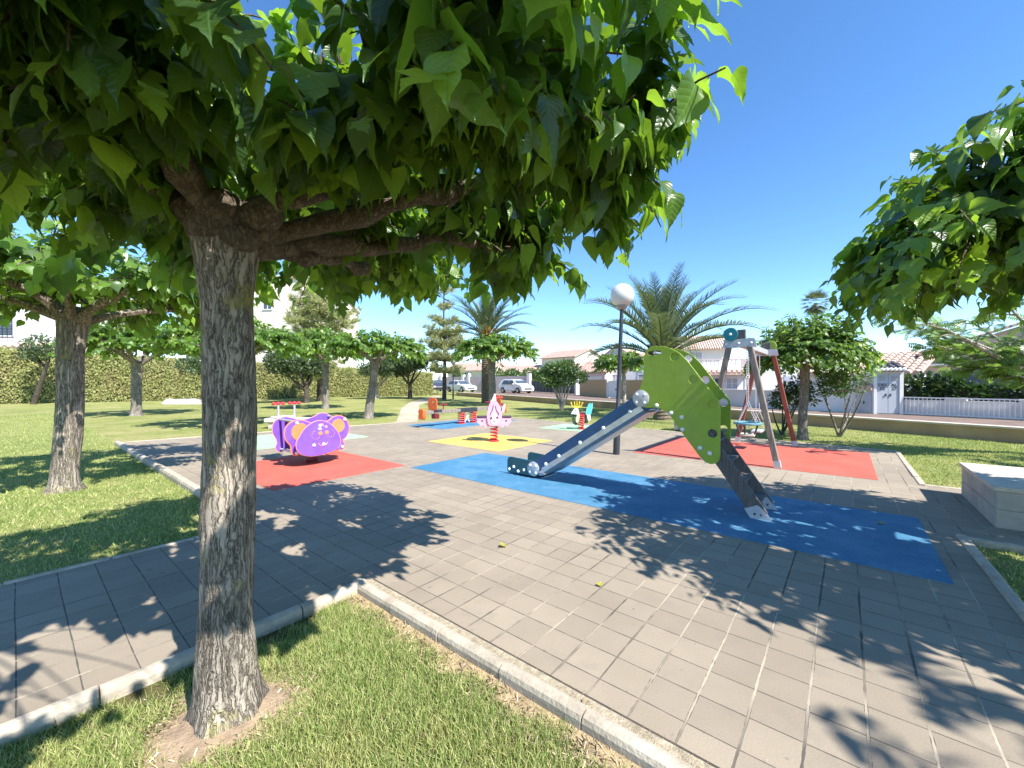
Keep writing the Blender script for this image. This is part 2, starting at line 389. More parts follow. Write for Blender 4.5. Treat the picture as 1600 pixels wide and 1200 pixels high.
MAT_PAVE = paving_mat(); MAT_LAWN = lawn_mat()
KERB = M('kerb_concrete', (0.47, 0.40, 0.305), 0.9, 0.2, 9, 0.35, dirt=(0.22, 0.18, 0.13))
STUCCO_W = M('white_stucco', (0.74, 0.72, 0.70), 0.9, 0.06, 1.5, 0.15, dirt=(0.60, 0.57, 0.53))
STUCCO_C = M('cream_stucco', (0.72, 0.65, 0.53), 0.9, 0.06, 1.2, 0.15)
STUCCO_P = M('pink_stucco', (0.62, 0.46, 0.42), 0.9, 0.08, 1.5, 0.15)
STUCCO_B = M('beige_stucco', (0.50, 0.40, 0.31), 0.9, 0.08, 1.2, 0.15)
STUCCO_L = M('lilac_wall', (0.52, 0.42, 0.42), 0.9, 0.08, 1.5, 0.15)
RETAIN = M('tan_rendered_wall', (0.40, 0.285, 0.175), 0.95, 0.18, 1.4, 0.3, dirt=(0.24, 0.185, 0.125))
COPING = M('pale_coping', (0.58, 0.50, 0.40), 0.9, 0.15, 3, 0.2)
TILE = tile_mat('terracotta_roof_tiles', (0.58, 0.36, 0.26), (0.66, 0.46, 0.36))
TILE_D = M('weathered_dark_tile', (0.15, 0.14, 0.14), 0.9, 0.3, 7, 0.3)
TILE_S = M('terracotta_barrel_tile', (0.60, 0.43, 0.33), 0.9, 0.25, 7, 0.3, dirt=(0.3, 0.24, 0.2))
GLASS = M('window_glass', (0.07, 0.09, 0.11), 0.08, 0.2, 2)
SHUT = M('grey_shutter', (0.40, 0.38, 0.36), 0.7, 0.1, 4)
WHITE_P = M('white_paint', (0.78, 0.78, 0.77), 0.5, 0.05, 4)
GREY_DOOR = M('grey_painted_metal', (0.43, 0.46, 0.50), 0.5, 0.06, 2)
BLACK_M = M('black_metal', (0.03, 0.034, 0.04), 0.5, 0.3, 14, 0.1)
ASPHALT = M('street_surface', (0.19, 0.13, 0.10), 0.95, 0.2, 2.5, 0.3)
PATHM = M('pale_path', (0.45, 0.38, 0.28), 0.95, 0.2, 2.0, 0.4, dirt=(0.32, 0.27, 0.16))
STEEL = M('brushed_steel', (0.56, 0.57, 0.58), 0.38, 0.12, 8, 0.05, metal=0.75)
GALV = M('galvanised_steel', (0.50, 0.51, 0.52), 0.55, 0.12, 10, 0.05, metal=0.4)
CAPW = M('white_bolt_cap', (0.78, 0.79, 0.80), 0.35, 0.04, 5)
GREEN = M('lime_green_board', (0.25, 0.375, 0.028), 0.5, 0.09, 9, coat=0.1, dirt=(0.30, 0.27, 0.22), dk=0.16, bmp=0.04)
GREEN_E = M('lime_board_edge', (0.50, 0.58, 0.09), 0.5, 0.05, 3)
BLUE = M('blue_board', (0.006, 0.068, 0.18), 0.42, 0.09, 9, coat=0.15, dirt=(0.30, 0.27, 0.22), dk=0.16, bmp=0.04)
TEAL = M('dark_teal_board', (0.008, 0.085, 0.105), 0.45, 0.09, 9, coat=0.15, dirt=(0.30, 0.27, 0.22), dk=0.16, bmp=0.04)
TEAL_L = M('teal_board', (0.0, 0.20, 0.23), 0.4, 0.09, 9, coat=0.1, dirt=(0.30, 0.27, 0.22), dk=0.16, bmp=0.04)
PURPLE = M('purple_board', (0.185, 0.08, 0.50), 0.42, 0.09, 9, coat=0.15, dirt=(0.30, 0.27, 0.22), dk=0.16, bmp=0.04)
ORANGE_S = M('soft_orange_board', (0.85, 0.235, 0.085), 0.45, 0.09, 9, dirt=(0.30, 0.27, 0.22), dk=0.16, bmp=0.04)
PINK_E = M('pink_board_edge', (0.86, 0.34, 0.29), 0.45, 0.05, 3)
ORANGE = M('orange_plastic', (0.86, 0.13, 0.018), 0.45, 0.09, 9, dirt=(0.30, 0.27, 0.22), dk=0.16, bmp=0.04)
RED_P = M('red_plastic', (0.60, 0.035, 0.045), 0.4, 0.08, 4)
RED_SP = M('red_spring_steel', (0.56, 0.045, 0.04), 0.4, 0.1, 6)
RED_DK = M('dark_red_spring_steel', (0.17, 0.012, 0.018), 0.4, 0.1, 6)
PINKB = M('pale_pink_board', (0.66, 0.36, 0.50), 0.5, 0.09, 9, dirt=(0.30, 0.27, 0.22), dk=0.16, bmp=0.04)
PINKW = M('white_pink_board', (0.72, 0.54, 0.55), 0.5, 0.05, 3)
PLUM = M('dark_plum_spots', (0.05, 0.02, 0.055), 0.5, 0.1, 4)
YEL = M('yellow_plastic', (0.72, 0.55, 0.03), 0.45, 0.05, 4)
AQUA = M('aqua_board', (0.10, 0.55, 0.57), 0.45, 0.05, 4)
DKGREEN = M('dark_green_board', (0.03, 0.055, 0.03), 0.5, 0.08, 4)
WHITE_HD = M('white_board', (0.78, 0.77, 0.75), 0.45, 0.04, 3)
DKPURP = M('dark_violet_bar', (0.03, 0.008, 0.07), 0.5, 0.1, 4)
WOOD_G = wood_mat('weathered_grey_timber', (0.33, 0.27, 0.22), (0.13, 0.10, 0.085))
WOOD_D = wood_mat('dark_grey_timber', (0.17, 0.15, 0.135), (0.065, 0.057, 0.052))
WOOD_R = wood_mat('red_stained_timber', (0.27, 0.075, 0.045), (0.15, 0.045, 0.03))
STONE = M('limestone_block', (0.45, 0.40, 0.33), 0.9, 0.12, 5, 0.3, dirt=(0.28, 0.25, 0.21))
STONE_T = M('pale_stone_slab', (0.58, 0.50, 0.39), 0.85, 0.14, 6, 0.25)
BARK = bark_mat('furrowed_mulberry_bark', (0.06, 0.048, 0.035), (0.46, 0.39, 0.305), (0.34, 0.30, 0.085))
BARK_L = bark_mat('mulberry_branch_bark', (0.075, 0.056, 0.04), (0.19, 0.148, 0.108), None, 0.8, 0.45, 0.8)
BARK_FAR = bark_mat('grey_tree_bark', (0.10, 0.085, 0.07), (0.34, 0.30, 0.25), None, 0.55, 0.2)
BARK_DK = bark_mat('dark_tree_bark', (0.035, 0.028, 0.022), (0.14, 0.115, 0.09), None, 0.55, 0.3)
BARK_W = bark_mat('pale_tree_bark', (0.25, 0.22, 0.18), (0.55, 0.50, 0.43), None, 0.6, 0.4)
PALM_T = M('palm_trunk_bark', (0.17, 0.13, 0.095), 0.95, 0.35, 9, 0.8, stretch=(1, 1, 2.5))
LEAF = leaf_mat('mulberry_leaf', (0.014, 0.038, 0.010), (0.036, 0.082, 0.017), (0.12, 0.20, 0.03), (0.30, 0.52, 0.03), tw=0.3)
LEAF_YOUNG_LIT = leaf_mat('fresh_sunlit_mulberry_leaf', (0.05, 0.115, 0.018), (0.095, 0.185, 0.026), (0.18, 0.28, 0.04), (0.40, 0.66, 0.045), tw=0.42)  # fresh tip leaves, with the outer crown's sunlit brightness put into their colour
LEAF_FAR = leaf_mat('mulberry_leaf_small', (0.042, 0.095, 0.016), (0.09, 0.165, 0.026), (0.19, 0.27, 0.045), (0.28, 0.46, 0.04), veins=False)
LEAF_OL = leaf_mat('grey_green_leaf', (0.045, 0.08, 0.035), (0.085, 0.13, 0.055), (0.15, 0.19, 0.085), (0.14, 0.2, 0.07), veins=False, tw=0.25)
LEAF_SH = leaf_mat('oleander_leaf', (0.035, 0.075, 0.02), (0.075, 0.135, 0.035), (0.13, 0.19, 0.05), (0.18, 0.3, 0.05), veins=False, tw=0.25)
LEAF_DK = leaf_mat('dark_ivy_leaf', (0.012, 0.035, 0.01), (0.028, 0.065, 0.015), (0.08, 0.12, 0.025), (0.08, 0.17, 0.02), veins=False, tw=0.2)
LEAF_J = leaf_mat('feathery_leaf', (0.05, 0.11, 0.035), (0.10, 0.18, 0.05), (0.2, 0.26, 0.06), (0.26, 0.42, 0.06), veins=False, tw=0.5)
NEEDLE = leaf_mat('pine_needle', (0.17, 0.21, 0.07), (0.32, 0.345, 0.13), (0.46, 0.42, 0.19), (0.4, 0.43, 0.15), veins=False, tw=0.2)
FROND = leaf_mat('palm_leaflet', (0.05, 0.085, 0.042), (0.11, 0.15, 0.07), (0.22, 0.235, 0.11), (0.2, 0.26, 0.07), veins=False, tw=0.25, rough=0.4)
FLOWER = leaf_mat('pink_blossom', (0.5, 0.04, 0.14), (0.62, 0.07, 0.2), (0.7, 0.15, 0.25), (0.6, 0.1, 0.2), veins=False, tw=0.3)
DRYLEAF = leaf_mat('yellowed_leaf', (0.30, 0.27, 0.03), (0.38, 0.34, 0.04), (0.42, 0.36, 0.06), (0.5, 0.45, 0.05), veins=True, tw=0.2)
BITS = leaf_mat('dry_plant_bits', (0.16, 0.115, 0.07), (0.40, 0.31, 0.19), (0.52, 0.43, 0.28), (0.3, 0.25, 0.15), veins=False, tw=0.1)
GRASS = grass_mat('grass_blade', 1.3)
DATES = M('orange_palm_fruit', (0.46, 0.21, 0.035), 0.7, 0.3, 20, 0.3)

# ------------------------------------------------------------------ ground, paving, kerbs
def sheet(name, poly, z, m, kind='structure', thick=0.0):
    mb = MB()
    if thick: mb.prism(poly, z - thick, z, 'xy')
    else: mb.add([(x, y, z) for x, y in poly], [tuple(range(len(poly)))])
    o = mb.build(name, m); o['kind'] = kind; return o
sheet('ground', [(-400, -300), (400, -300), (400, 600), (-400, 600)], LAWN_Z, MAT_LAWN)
PAVE = [(1.66, -8), (1.66, 2.83), (-9, 2.83), (-9, 4.80), (1.66, 4.80), (1.66, 13.9), (8.9, 12.75), (13.4, 11.9), (12.9, 7.75), (12.08, -0.84), (8.35, -0.84), (8.35, -6), (5.82, -6), (5.82, -0.84), (4.1, -0.87), (3.0, -0.9), (2.5, -8)]
def paving():
    bm = bmesh.new()
    vs = [bm.verts.new((*W(a, b), 0)) for a, b in PAVE]
    f = bm.faces.new(vs)
    r = bmesh.ops.extrude_face_region(bm, geom=[f])
    for g in r['geom']:
        if isinstance(g, bmesh.types.BMVert): g.co.z = -0.06
    bmesh.ops.triangulate(bm, faces=[q for q in bm.faces if len(q.verts) > 4])
    bmesh.ops.recalc_face_normals(bm, faces=bm.faces)
    me = bpy.data.meshes.new('paving'); bm.to_mesh(me); bm.free(); me.materials.append(MAT_PAVE)
    o = link(bpy.data.objects.new('paving', me)); o['kind'] = 'structure'
paving()
def kerb(pts, wd=0.1, top=0.025, stone=0.5, side=1, gap=0.004, rnd=0.03):
    # run of kerb stones in paving coordinates, each with a rounded top
    mb = MB()
    for (a0, b0), (a1, b1) in zip(pts[:-1], pts[1:]):
        p = Vector((*W(a0, b0), 0)); q = Vector((*W(a1, b1), 0)); L = (q - p).length; d = (q - p) / L; n = Vector((-d.y, d.x, 0)) * side
        k = max(1, round(L / stone))
        for i in range(k):
            s0 = p + d * (L * i / k + gap); s1 = p + d * (L * (i + 1) / k - gap)
            j = random.uniform(-0.004, 0.004); tz = top + random.uniform(-0.004, 0.004)
            prof = [(0, -0.12), (0, tz - rnd), (rnd * 0.3, tz - rnd * 0.3), (rnd, tz), (wd - rnd, tz), (wd - rnd * 0.3, tz - rnd * 0.3), (wd, tz - rnd), (wd, -0.12)]
            v = [s + n * (x + j) + Vector((0, 0, z)) for s in (s0, s1) for x, z in prof]; m_ = len(prof)
            mb.add(v, [tuple(range(m_)), tuple(reversed(range(m_, 2 * m_)))] + [(x, x + 1, m_ + x + 1, m_ + x) for x in range(m_ - 1)])
    o = mb.build('kerb', KERB, smooth=False); o['kind'] = 'structure'; return o
kerb([(1.66, -2.0), (1.66, 2.83)], 0.085, 0.028, 0.48, 1)
kerb([(1.66, 2.83), (-3.5, 2.83)], 0.085, 0.028, 0.48, 1)
kerb([(1.66, 4.80), (-3.5, 4.80)], 0.05, 0.012, 0.6, -1, rnd=0.012)
kerb([(1.66, 4.86), (1.66, 13.9)], 0.11, 0.055, 0.9, 1, rnd=0.045)
kerb([(1.66, 13.9), (8.9, 12.75)], 0.05, 0.012, 0.9, 1, rnd=0.012)
kerb([(13.4, 11.9), (12.9, 7.75), (12.08, -0.84)], 0.07, 0.015, 0.9, 1, rnd=0.012)
kerb([(12.08, -0.84), (8.35, -0.84)], 0.08, 0.018, 0.6, 1, rnd=0.015)
kerb([(8.35, -0.9), (8.35, -4)], 0.06, 0.014, 0.6, 1, rnd=0.015)
kerb([(5.82, -4), (5.82, -0.84), (4.1, -0.87), (3.0, -0.9)], 0.08, 0.02, 0.6, 1, rnd=0.02)

def rubber(label, a0, a1, b0, b1, m):
    p = [W(a0, b0), W(a1, b0), W(a1, b1), W(a0, b1)]
    mb = MB(); mb.prism(p, -0.02, 0.006, 'xy'); o = mb.build('rubber_mat', m)
    return tag(o, label, 'play mat', 'coloured rubber safety mats')
rb = rubber_mat('blue_rubber', (0.035, 0.165, 0.285), (0.105, 0.255, 0.40)); rr = rubber_mat('red_rubber', (0.53, 0.095, 0.06), (0.57, 0.125, 0.082))
ry = rubber_mat('yellow_rubber', (0.72, 0.445, 0.085), (0.74, 0.49, 0.14)); rm = rubber_mat('mint_rubber', (0.32, 0.60, 0.30), (0.40, 0.64, 0.37))
rubber('long blue rubber mat under the slide', 4.40, 6.30, -0.63, 5.88, rb)
rubber('red rubber mat under the swing frame', 8.35, 11.42, -0.4, 3.5, rr)
rubber('red rubber mat under the purple animal rocker', 2.25, 4.45, 6.1, 8.62, rr)
rubber('yellow rubber mat under the pink spring rocker', 6.60, 8.72, 5.80, 8.15, ry)
rubber('mint rubber mat behind the purple animal rocker', 3.4, 6.15, 10.1, 12.7, rm)
rubber('mint rubber mat under the small yellow and aqua rocker', 10.85, 12.5, 5.6, 7.75, rm)
rubber('blue rubber mat under the orange seesaw', 8.6, 12.35, 9.85, 11.75, rb)

# pale footpath leading off over the lawn, street behind the low wall
def GP(u, v, z=0.0):
    y = 636 * (1.5 - z) / (v - 597); return ((u - 800) / 636 * y, y)
path = [GP(618, 661), GP(627, 637), GP(640, 628), GP(672, 619.5), GP(690, 618), GP(676, 625), GP(655, 632), GP(652, 659)]
sheet('footpath', path, LAWN_Z + 0.012, PATHM)

WALL0 = Vector((12.8, 10.15, 0)); WD = Vector((-0.467, 0.884, 0)); WN = Vector((0.884, 0.467, 0))
def street():
    p = [WALL0 - WD * 25 + WN * 0.1, WALL0 + WD * 42 + WN * 0.1, WALL0 + WD * 42 + WN * 70, WALL0 - WD * 25 + WN * 70]
    sheet('street', [(q.x, q.y) for q in p], STREET_Z, ASPHALT)
street()
def retaining():
    t = thing('retaining_wall', 'low tan rendered wall with pale coping between lawn and street', 'wall', (WALL0.x, WALL0.y, LAWN_Z), math.atan2(WD.y, WD.x))
    MB().span(-25, 41, -0.25, 0, -0.05, 0.36).build('wall', RETAIN, t)
    mb = MB()
    for i in range(66): mb.span(-25 + i + 0.006, -24 + i - 0.006, -0.33, 0.05, 0.363, 0.41)
    mb.build('coping', COPING, t)
retaining()

# ------------------------------------------------------------------ walls, gates, houses
def run(name, label, cat, p, q, group=None, z=STREET_Z):
    # Empty at p with local x towards q (seen from the park x runs right, y runs away)
    d = Vector(q) - Vector(p); t = thing(name, label, cat, (p[0], p[1], z), math.atan2(d.y, d.x), group); return t, d.length
def rayp(u, Y): return ((u - 800) / 636 * Y, Y)
def window(t, x, z, wd, ht, y=0.0, frame=WHITE_P, pane=GLASS, bars=True, name='window', sill=True):
    fr = MB(); fw = 0.07
    fr.span(x - wd / 2 - fw, x - wd / 2, y - 0.06, y + 0.05, z, z + ht); fr.span(x + wd / 2, x + wd / 2 + fw, y - 0.06, y + 0.05, z, z + ht)
    fr.span(x - wd / 2 - fw, x + wd / 2 + fw, y - 0.063, y + 0.05, z + ht, z + ht + fw)
    fr.span(x - wd / 2 - fw - 0.04, x + wd / 2 + fw + 0.04, y - 0.11, y + 0.05, z - fw, z)
    if bars:
        fr.span(x - 0.03, x + 0.03, y - 0.045, y + 0.02, z, z + ht)
        fr.span(x - wd / 2, x + wd / 2, y - 0.04, y + 0.018, z + ht * 0.5 - 0.02, z + ht * 0.5 + 0.02)
    o = fr.build(name, frame, t)
    MB().span(x - wd / 2, x + wd / 2, y - 0.025, y + 0.02, z, z + ht).build('pane', pane, o)
    return o
def gable(t, x0, x1, y0, y1, z, rise, axis='x', over=0.3, m=TILE, gm=None, name='roof'):
    mb = MB(); th = 0.12
    if axis == 'x':
        ym = (y0 + y1) / 2
        for ya, yb in ((y0 - over, ym), (y1 + over, ym)):
            s = 1 if ya < yb else -1; za = z - rise * over / ((y1 - y0) / 2); zb = z + rise
            mb.add([(x0 - over, ya, za), (x1 + over, ya, za), (x1 + over, yb, zb), (x0 - over, yb, zb), (x0 - over, ya, za + th), (x1 + over, ya, za + th), (x1 + over, yb, zb + th), (x0 - over, yb, zb + th)],
                   [(0, 1, 2, 3), (4, 5, 6, 7), (0, 1, 5, 4), (1, 2, 6, 5), (2, 3, 7, 6), (3, 0, 4, 7)])
        o = mb.build(name, m, t)
        MB().prism([(y0, z), (y1, z), (ym, z + rise)], x0, x1, 'yz').build('gable', gm, t) if gm else None
    else:
        xm = (x0 + x1) / 2
        for xa, xb in ((x0 - over, xm), (x1 + over, xm)):
            za = z - rise * over / ((x1 - x0) / 2); zb = z + rise
            mb.add([(xa, y0 - over, za), (xa, y1 + over, za), (xb, y1 + over, zb), (xb, y0 - over, zb), (xa, y0 - over, za + th), (xa, y1 + over, za + th), (xb, y1 + over, zb + th), (xb, y0 - over, zb + th)],
                   [(0, 1, 2, 3), (4, 5, 6, 7), (0, 1, 5, 4), (1, 2, 6, 5), (2, 3, 7, 6), (3, 0, 4, 7)])
        o = mb.build(name, m, t)
        MB().prism([(x0, z), (x1, z), (xm, z + rise)], y0, y1, 'xz').build('gable', gm, t) if gm else None
    return o
def barrel(t, x0, x1, y0, z0, y1, z1, pitch, m, name='roof', r=None, base=True):
    # rows of rounded barrel tiles running down a slope (y0,z0 = lower edge)
    mb = MB(); n = max(2, round((x1 - x0) / pitch)); r = r or (x1 - x0) / n * 0.36
    sl = Vector((0, y1 - y0, z1 - z0)); L = sl.length; rows = max(1, round(L / 0.38))
    for i in range(n):
        x = x0 + (x1 - x0) * (i + 0.5) / n
        for k in range(rows):
            p = Vector((x + random.uniform(-.008, .008), y0, z0)) + sl * (k / rows); q = Vector((x, y0, z0)) + sl * ((k + 1.12) / rows)
            mb.tube([p + Vector((0, 0, 0.03)), q], [r * 1.08, r * 0.86], 8)
    if base: mb.add([(x0, y0, z0 - .01), (x1, y0, z0 - .01), (x1, y1, z1 - .01), (x0, y1, z1 - .01), (x0, y0, z0 - .09), (x1, y0, z0 - .09), (x1, y1, z1 - .09), (x0, y1, z1 - .09)],
           [(0, 1, 2, 3), (4, 5, 6, 7), (0, 1, 5, 4), (1, 2, 6, 5), (2, 3, 7, 6), (3, 0, 4, 7)])
    return mb.build(name, m, t, smooth=True)

# --- far left house behind the hedge
t, L = run('house', 'white two storey house with barred window and wavy tile ledge behind hedge', 'house', rayp(-190, 31.5), rayp(95, 33.5))
MB().span(0, L, 0, 8, 0, 4.1).build('lower_wall', STUCCO_C, t); MB().span(0, L, 0.5, 8, 4.1, 9).build('upper_wall', STUCCO_W, t)
mb = MB()
for i in range(int(L / 0.55)): mb.tube([(0.3 + i * 0.55, -0.35, 4.0), (0.3 + i * 0.55, 0.5, 4.35)], 0.2, 8)
mb.build('tile_ledge', TILE_S, t, smooth=True)
wn_ = window(t, L - 5.0, 5.0, 2.6, 2.0, 0.5)
mb = MB()
for i in range(9): mb.span(L - 6.35 + i * 0.34, L - 6.325 + i * 0.34, 0.30, 0.33, 4.8, 7.3)
for k in range(6): mb.span(L - 6.4, L - 3.6, 0.31, 0.335, 4.85 + k * 0.45, 4.875 + k * 0.45)
mb.build('grille', BLACK_M, wn_)
gable(t, 0, L, 0.5, 8, 9, 1.6, 'x', 0.4, TILE, STUCCO_W)
# --- tall cream house behind the hedge
t, L = run('house', 'tall cream house with one small square window rising behind the hedge', 'house', rayp(290, 44), rayp(467, 42), z=0)
MB().span(0, L, 0, 6, 0, 12.3).build('wall', STUCCO_C, t)
gable(t, 0, L, 0, 6, 12.3, 1.0, 'x', 0.25, TILE, STUCCO_C)
window(t, L - 3.55, 9.1, 0.95, 1.35); window(t, L - 7.5, 9.1, 0.95, 1.35)
MB().span(L + 0.003, L + 2.1, 2.2, 8, 0, 9.9).build('side_wing', STUCCO_C, t)
gable(t, L + 0.2, L + 2.1, 2.2, 8, 9.9, 1.2, 'x', 0.2, TILE, STUCCO_C)
# --- lilac garden wall behind the parked cars
t, L = run('garden_wall', 'long lilac grey garden wall behind the parked white cars', 'wall', rayp(684, 60), rayp(829, 49.5))
MB().span(0, L, 0, 0.25, -0.1, 1.95).build('wall', STUCCO_L, t)
mb = MB()
for x in (0.6, 5.2, 6.3, 9.6, 10.6, L - 0.3): mb.span(x - 0.22, x + 0.22, -0.12, 0.3, 0, 2.25)
mb.build('pillar', STUCCO_W, t)
# --- dark gate
t, L = run('street_gate', 'long dark sheet metal gate with white post behind the oleander bush', 'gate', rayp(831, 48.8), rayp(899, 38.4))
MB().span(0, L, 0, 0.06, 0.08, 1.35).build('panel', BLACK_M, t)
for i in range(13): MB().span(i * L / 12 - .03, i * L / 12 + .03, -0.04, -0.001, 0.06, 1.37).build('upright', BLACK_M, t)
MB().span(L + 0.02, L + 0.32, -0.1, 0.25, 0, 1.6).build('post', STUCCO_W, t)
# --- beige brick walls and a white door between
def beige(label, p, q, top):
    t, L = run('garden_wall', label, 'wall', p, q)
    m = _mats.get('brick') or brick_mat(); MB().span(0, L, 0, 0.22, -0.1, top).build('wall', m, t)
    MB().span(-0.02, L + 0.02, -0.03, 0.25, top + 0.002, top + 0.06).build('coping', COPING, t)
def brick_mat():
    m, tt, ns, ln, p = new_mat('beige_brick')
    v = coords(tt, 'Object'); mp = tt.nodes.new('ShaderNodeMapping'); mp.inputs['Rotation'].default_value = (R(90), 0, 0); ln.new(v, mp.inputs[0])
    b = nd(tt, 'TexBrick', Scale=4.0); b.inputs['Color1'].default_value = (0.50, 0.345, 0.18, 1); b.inputs['Color2'].default_value = (0.44, 0.30, 0.155, 1); b.inputs['Mortar'].default_value = (0.38, 0.30, 0.2, 1)
    b.inputs['Mortar Size'].default_value = 0.012; ln.new(mp.outputs[0], b.inputs['Vector']); ln.new(b.outputs[0], p.inputs['Base Color']); p.inputs['Roughness'].default_value = 0.9
    _mats['brick'] = m; return m
beige('beige brick garden wall between the dark gate and a white door', rayp(905.5, 37.4), rayp(947, 31.4), 1.36)
t, L = run('garden_door', 'white garden door with tall posts set between beige brick walls', 'door', rayp(948.5, 31.2), rayp(966, 29.9))
MB().span(0.14, L - 0.14, 0, 0.06, 0.04, 1.3).build('panel', WHITE_P, t)
MB().span(0, 0.135, -0.06, 0.2, 0, 1.45).span(L - 0.135, L, -0.06, 0.2, 0, 1.45).build('post', STUCCO_W, t)
MB().box((L - 0.25, -0.03, 0.65), (0.05, 0.05, 0.12)).build('handle', BLACK_M, t)
beige('beige brick garden wall behind the thin pale trunked tree', rayp(966.5, 29.8), rayp(1068, 23.6), 1.30)
# --- white wall behind the swing
t, L = run('garden_wall', 'plain low white garden wall seen behind the swing frame', 'wall', rayp(1069, 23.4), rayp(1246, 17.5))
MB().span(0, L, 0, 0.22, -0.1, 0.78).build('wall', STUCCO_W, t); MB().span(-.02, L + .02, -0.03, 0.25, 0.782, 0.83).build('coping', STUCCO_W, t)
t, L = run('garden_wall', 'taller white wall with tiled ridge behind the pink flowered oleander', 'wall', rayp(1246.5, 17.4), rayp(1337, 15.9))
MB().span(0, L, 0, 0.3, -0.1, 1.45).build('wall', STUCCO_W, t)
barrel(t, 0, L, -0.12, 1.52, 0.3, 1.68, 0.2, TILE_S, 'tile_coping')
# --- meter cabinets
t, L = run('meter_cabinet', 'low grey metal cabinet door set in white wall under short tile cap', 'cabinet', rayp(1337.5, 15.85), rayp(1364, 15.35))
MB().span(0, L, 0.02, 0.5, 0, 0.95).build('body', STUCCO_W, t)
MB().span(0.05, L - 0.04, -0.02, 0.018, 0.06, 0.85).build('door', GREY_DOOR, t)
MB().box((L * 0.5, -0.035, 0.42), (0.03, 0.03, 0.1)).build('handle', BLACK_M, t)
barrel(t, 0.0, L, -0.1, 0.98, 0.45, 1.16, 0.19, TILE_S, 'tile_cap')
t, L = run('meter_cabinet', 'tall white cabinet with grey double doors, stencilled letters and dark tile roof', 'cabinet', rayp(1364.5, 15.35), rayp(1411, 15.0))
H = 1.62
MB().span(0, L, 0.03, 0.7, 0, H + 0.06).build('body', STUCCO_W, t)
MB().span(0, 0.09, -0.05, 0.029, 0, H).span(L - 0.11, L, -0.05, 0.029, 0, H).span(0.0905, L - 0.1105, -0.045, 0.029, H - 0.1, H).build('frame', STUCCO_W, t)
def text_mesh(s, size, m, parent, place, name='lettering'):
    cu = bpy.data.curves.new('txt', 'FONT'); cu.body = s; cu.size = size; cu.align_x = 'CENTER'; cu.extrude = 0.002; cu.offset = 0.004; cu.space_line = 0.9
    o = bpy.data.objects.new('txt', cu); col.objects.link(o); dg = bpy.context.evaluated_depsgraph_get(); dg.update()
    me = bpy.data.meshes.new_from_object(o.evaluated_get(dg)); bpy.data.objects.remove(o); bpy.data.curves.remove(cu)
    for v in me.vertices: v.co = place(*v.co)
    me.materials.clear(); me.materials.append(m); me.name = name
    return link(bpy.data.objects.new(name, me), parent)
hw = (L - 0.2) / 2
for i, s in ((0, 'DES\n02'), (1, 'AL\n27')):
    x0 = 0.1 + i * (hw + 0.004)
    d = MB().span(x0, x0 + hw - 0.008, -0.02, 0.028, 0.04, H - 0.105).build('door', GREY_DOOR, t)
    v = MB(); cx = x0 + hw / 2
    for k in range(6): v.span(cx - 0.1, cx + 0.1, -0.032, -0.021, H - 0.36 + k * 0.03, H - 0.345 + k * 0.03)
    v.build('vent', SHUT, d)
    text_mesh(s, 0.15, BLACK_M, d, lambda p, q, r, cx=cx: (cx + p, -0.0245 - r, H - 0.58 + q))
    MB().box((x0 + (hw - 0.07 if i == 0 else 0.06), -0.035, 0.72), (0.03, 0.03, 0.09)).build('handle', BLACK_M, d)
barrel(t, -0.02, L + 0.04, -0.2, H + 0.05, 0.6, H + 0.32, 0.21, TILE_D, 'tile_roof')
mb = MB()
for i in range(7): mb.ball((0.08 + i * (L - 0.1) / 6.2, -0.2, H + 0.045), 0.072, 8, 6)
mb.build('mortar_caps', WHITE_P, t)
# --- white garden fence with railing and ivy behind
t, L = run('garden_fence', 'white garden wall faced with thin white railings under dark ivy', 'fence', rayp(1412, 14.95), (17.6, 10.2))
MB().span(0, L, 0.08, 0.25, -0.1, 0.56).build('wall', STUCCO_W, t)
MB().span(0, L, 0.0, 0.05, 0.62, 0.66).span(0, L, 0.0, 0.05, 0.04, 0.08).build('rail', WHITE_P, t)
mb = MB()
for i in range(int(L / 0.11)): mb.span(0.05 + i * 0.11, 0.072 + i * 0.11, 0.012, 0.038, 0.082, 0.618)
mb.build('bars', WHITE_P, t)
for x in (1.3, 2.9, 4.4): MB().span(x - 0.25, x + 0.25, 0.07, 0.26, 0.562, 0.66).build('wall_cap', STUCCO_W, t)
# --- beige house on the right with arched window
t, L = run('house', 'beige house with arched fan window seen through feathery branches', 'house', rayp(1432, 19.6), (26.5, 14.0))
mb = MB(); mb.prism([(0, -0.2), (L, -0.2), (L, 2.6), (L * 0.55, 4.3), (0.25, 2.5), (0, 2.35)], 0, 7, 'xz'); mb.build('wall', STUCCO_B, t)
cx = 1.7
ar = [(cx + 0.98 * math.cos(R(a)), 0.9 + 0.98 * math.sin(R(a))) for a in range(0, 181, 12)]
fo = [(cx + 1.1 * math.cos(R(a)), 0.9 + 1.1 * math.sin(R(a))) for a in range(0, 181, 12)]
f_ = MB().prism(fo, -0.05, 0.02, 'xz').build('arched_window', M('arch_stone', (0.36, 0.28, 0.22), 0.9), t)
MB().prism(ar, -0.07, -0.04, 'xz').build('pane', GLASS, f_)
mb = MB()
for a in range(0, 181, 22): mb.bar((cx, -0.085, 0.9), (cx + 0.97 * math.cos(R(a)), -0.085, 0.9 + 0.97 * math.sin(R(a))), 0.03, 0.02)
mb.build('fan_bars', M('bronze_bars', (0.1, 0.085, 0.07), 0.6), f_)
MB().span(0.1, 1.3, -0.25, 0.001, 1.95, 2.05).build('ledge', STUCCO_W, t)
mb = MB()
for (x0, z0), (x1, z1) in (((0.0, 2.46), (L * 0.55, 4.4)), ((L * 0.55, 4.4), (L + 0.3, 2.6))): mb.bar((x0, 3.4, z0 + 0.03), (x1, 3.4, z1 + 0.03), 7.4, 0.1)
mb.build('roof', TILE, t)
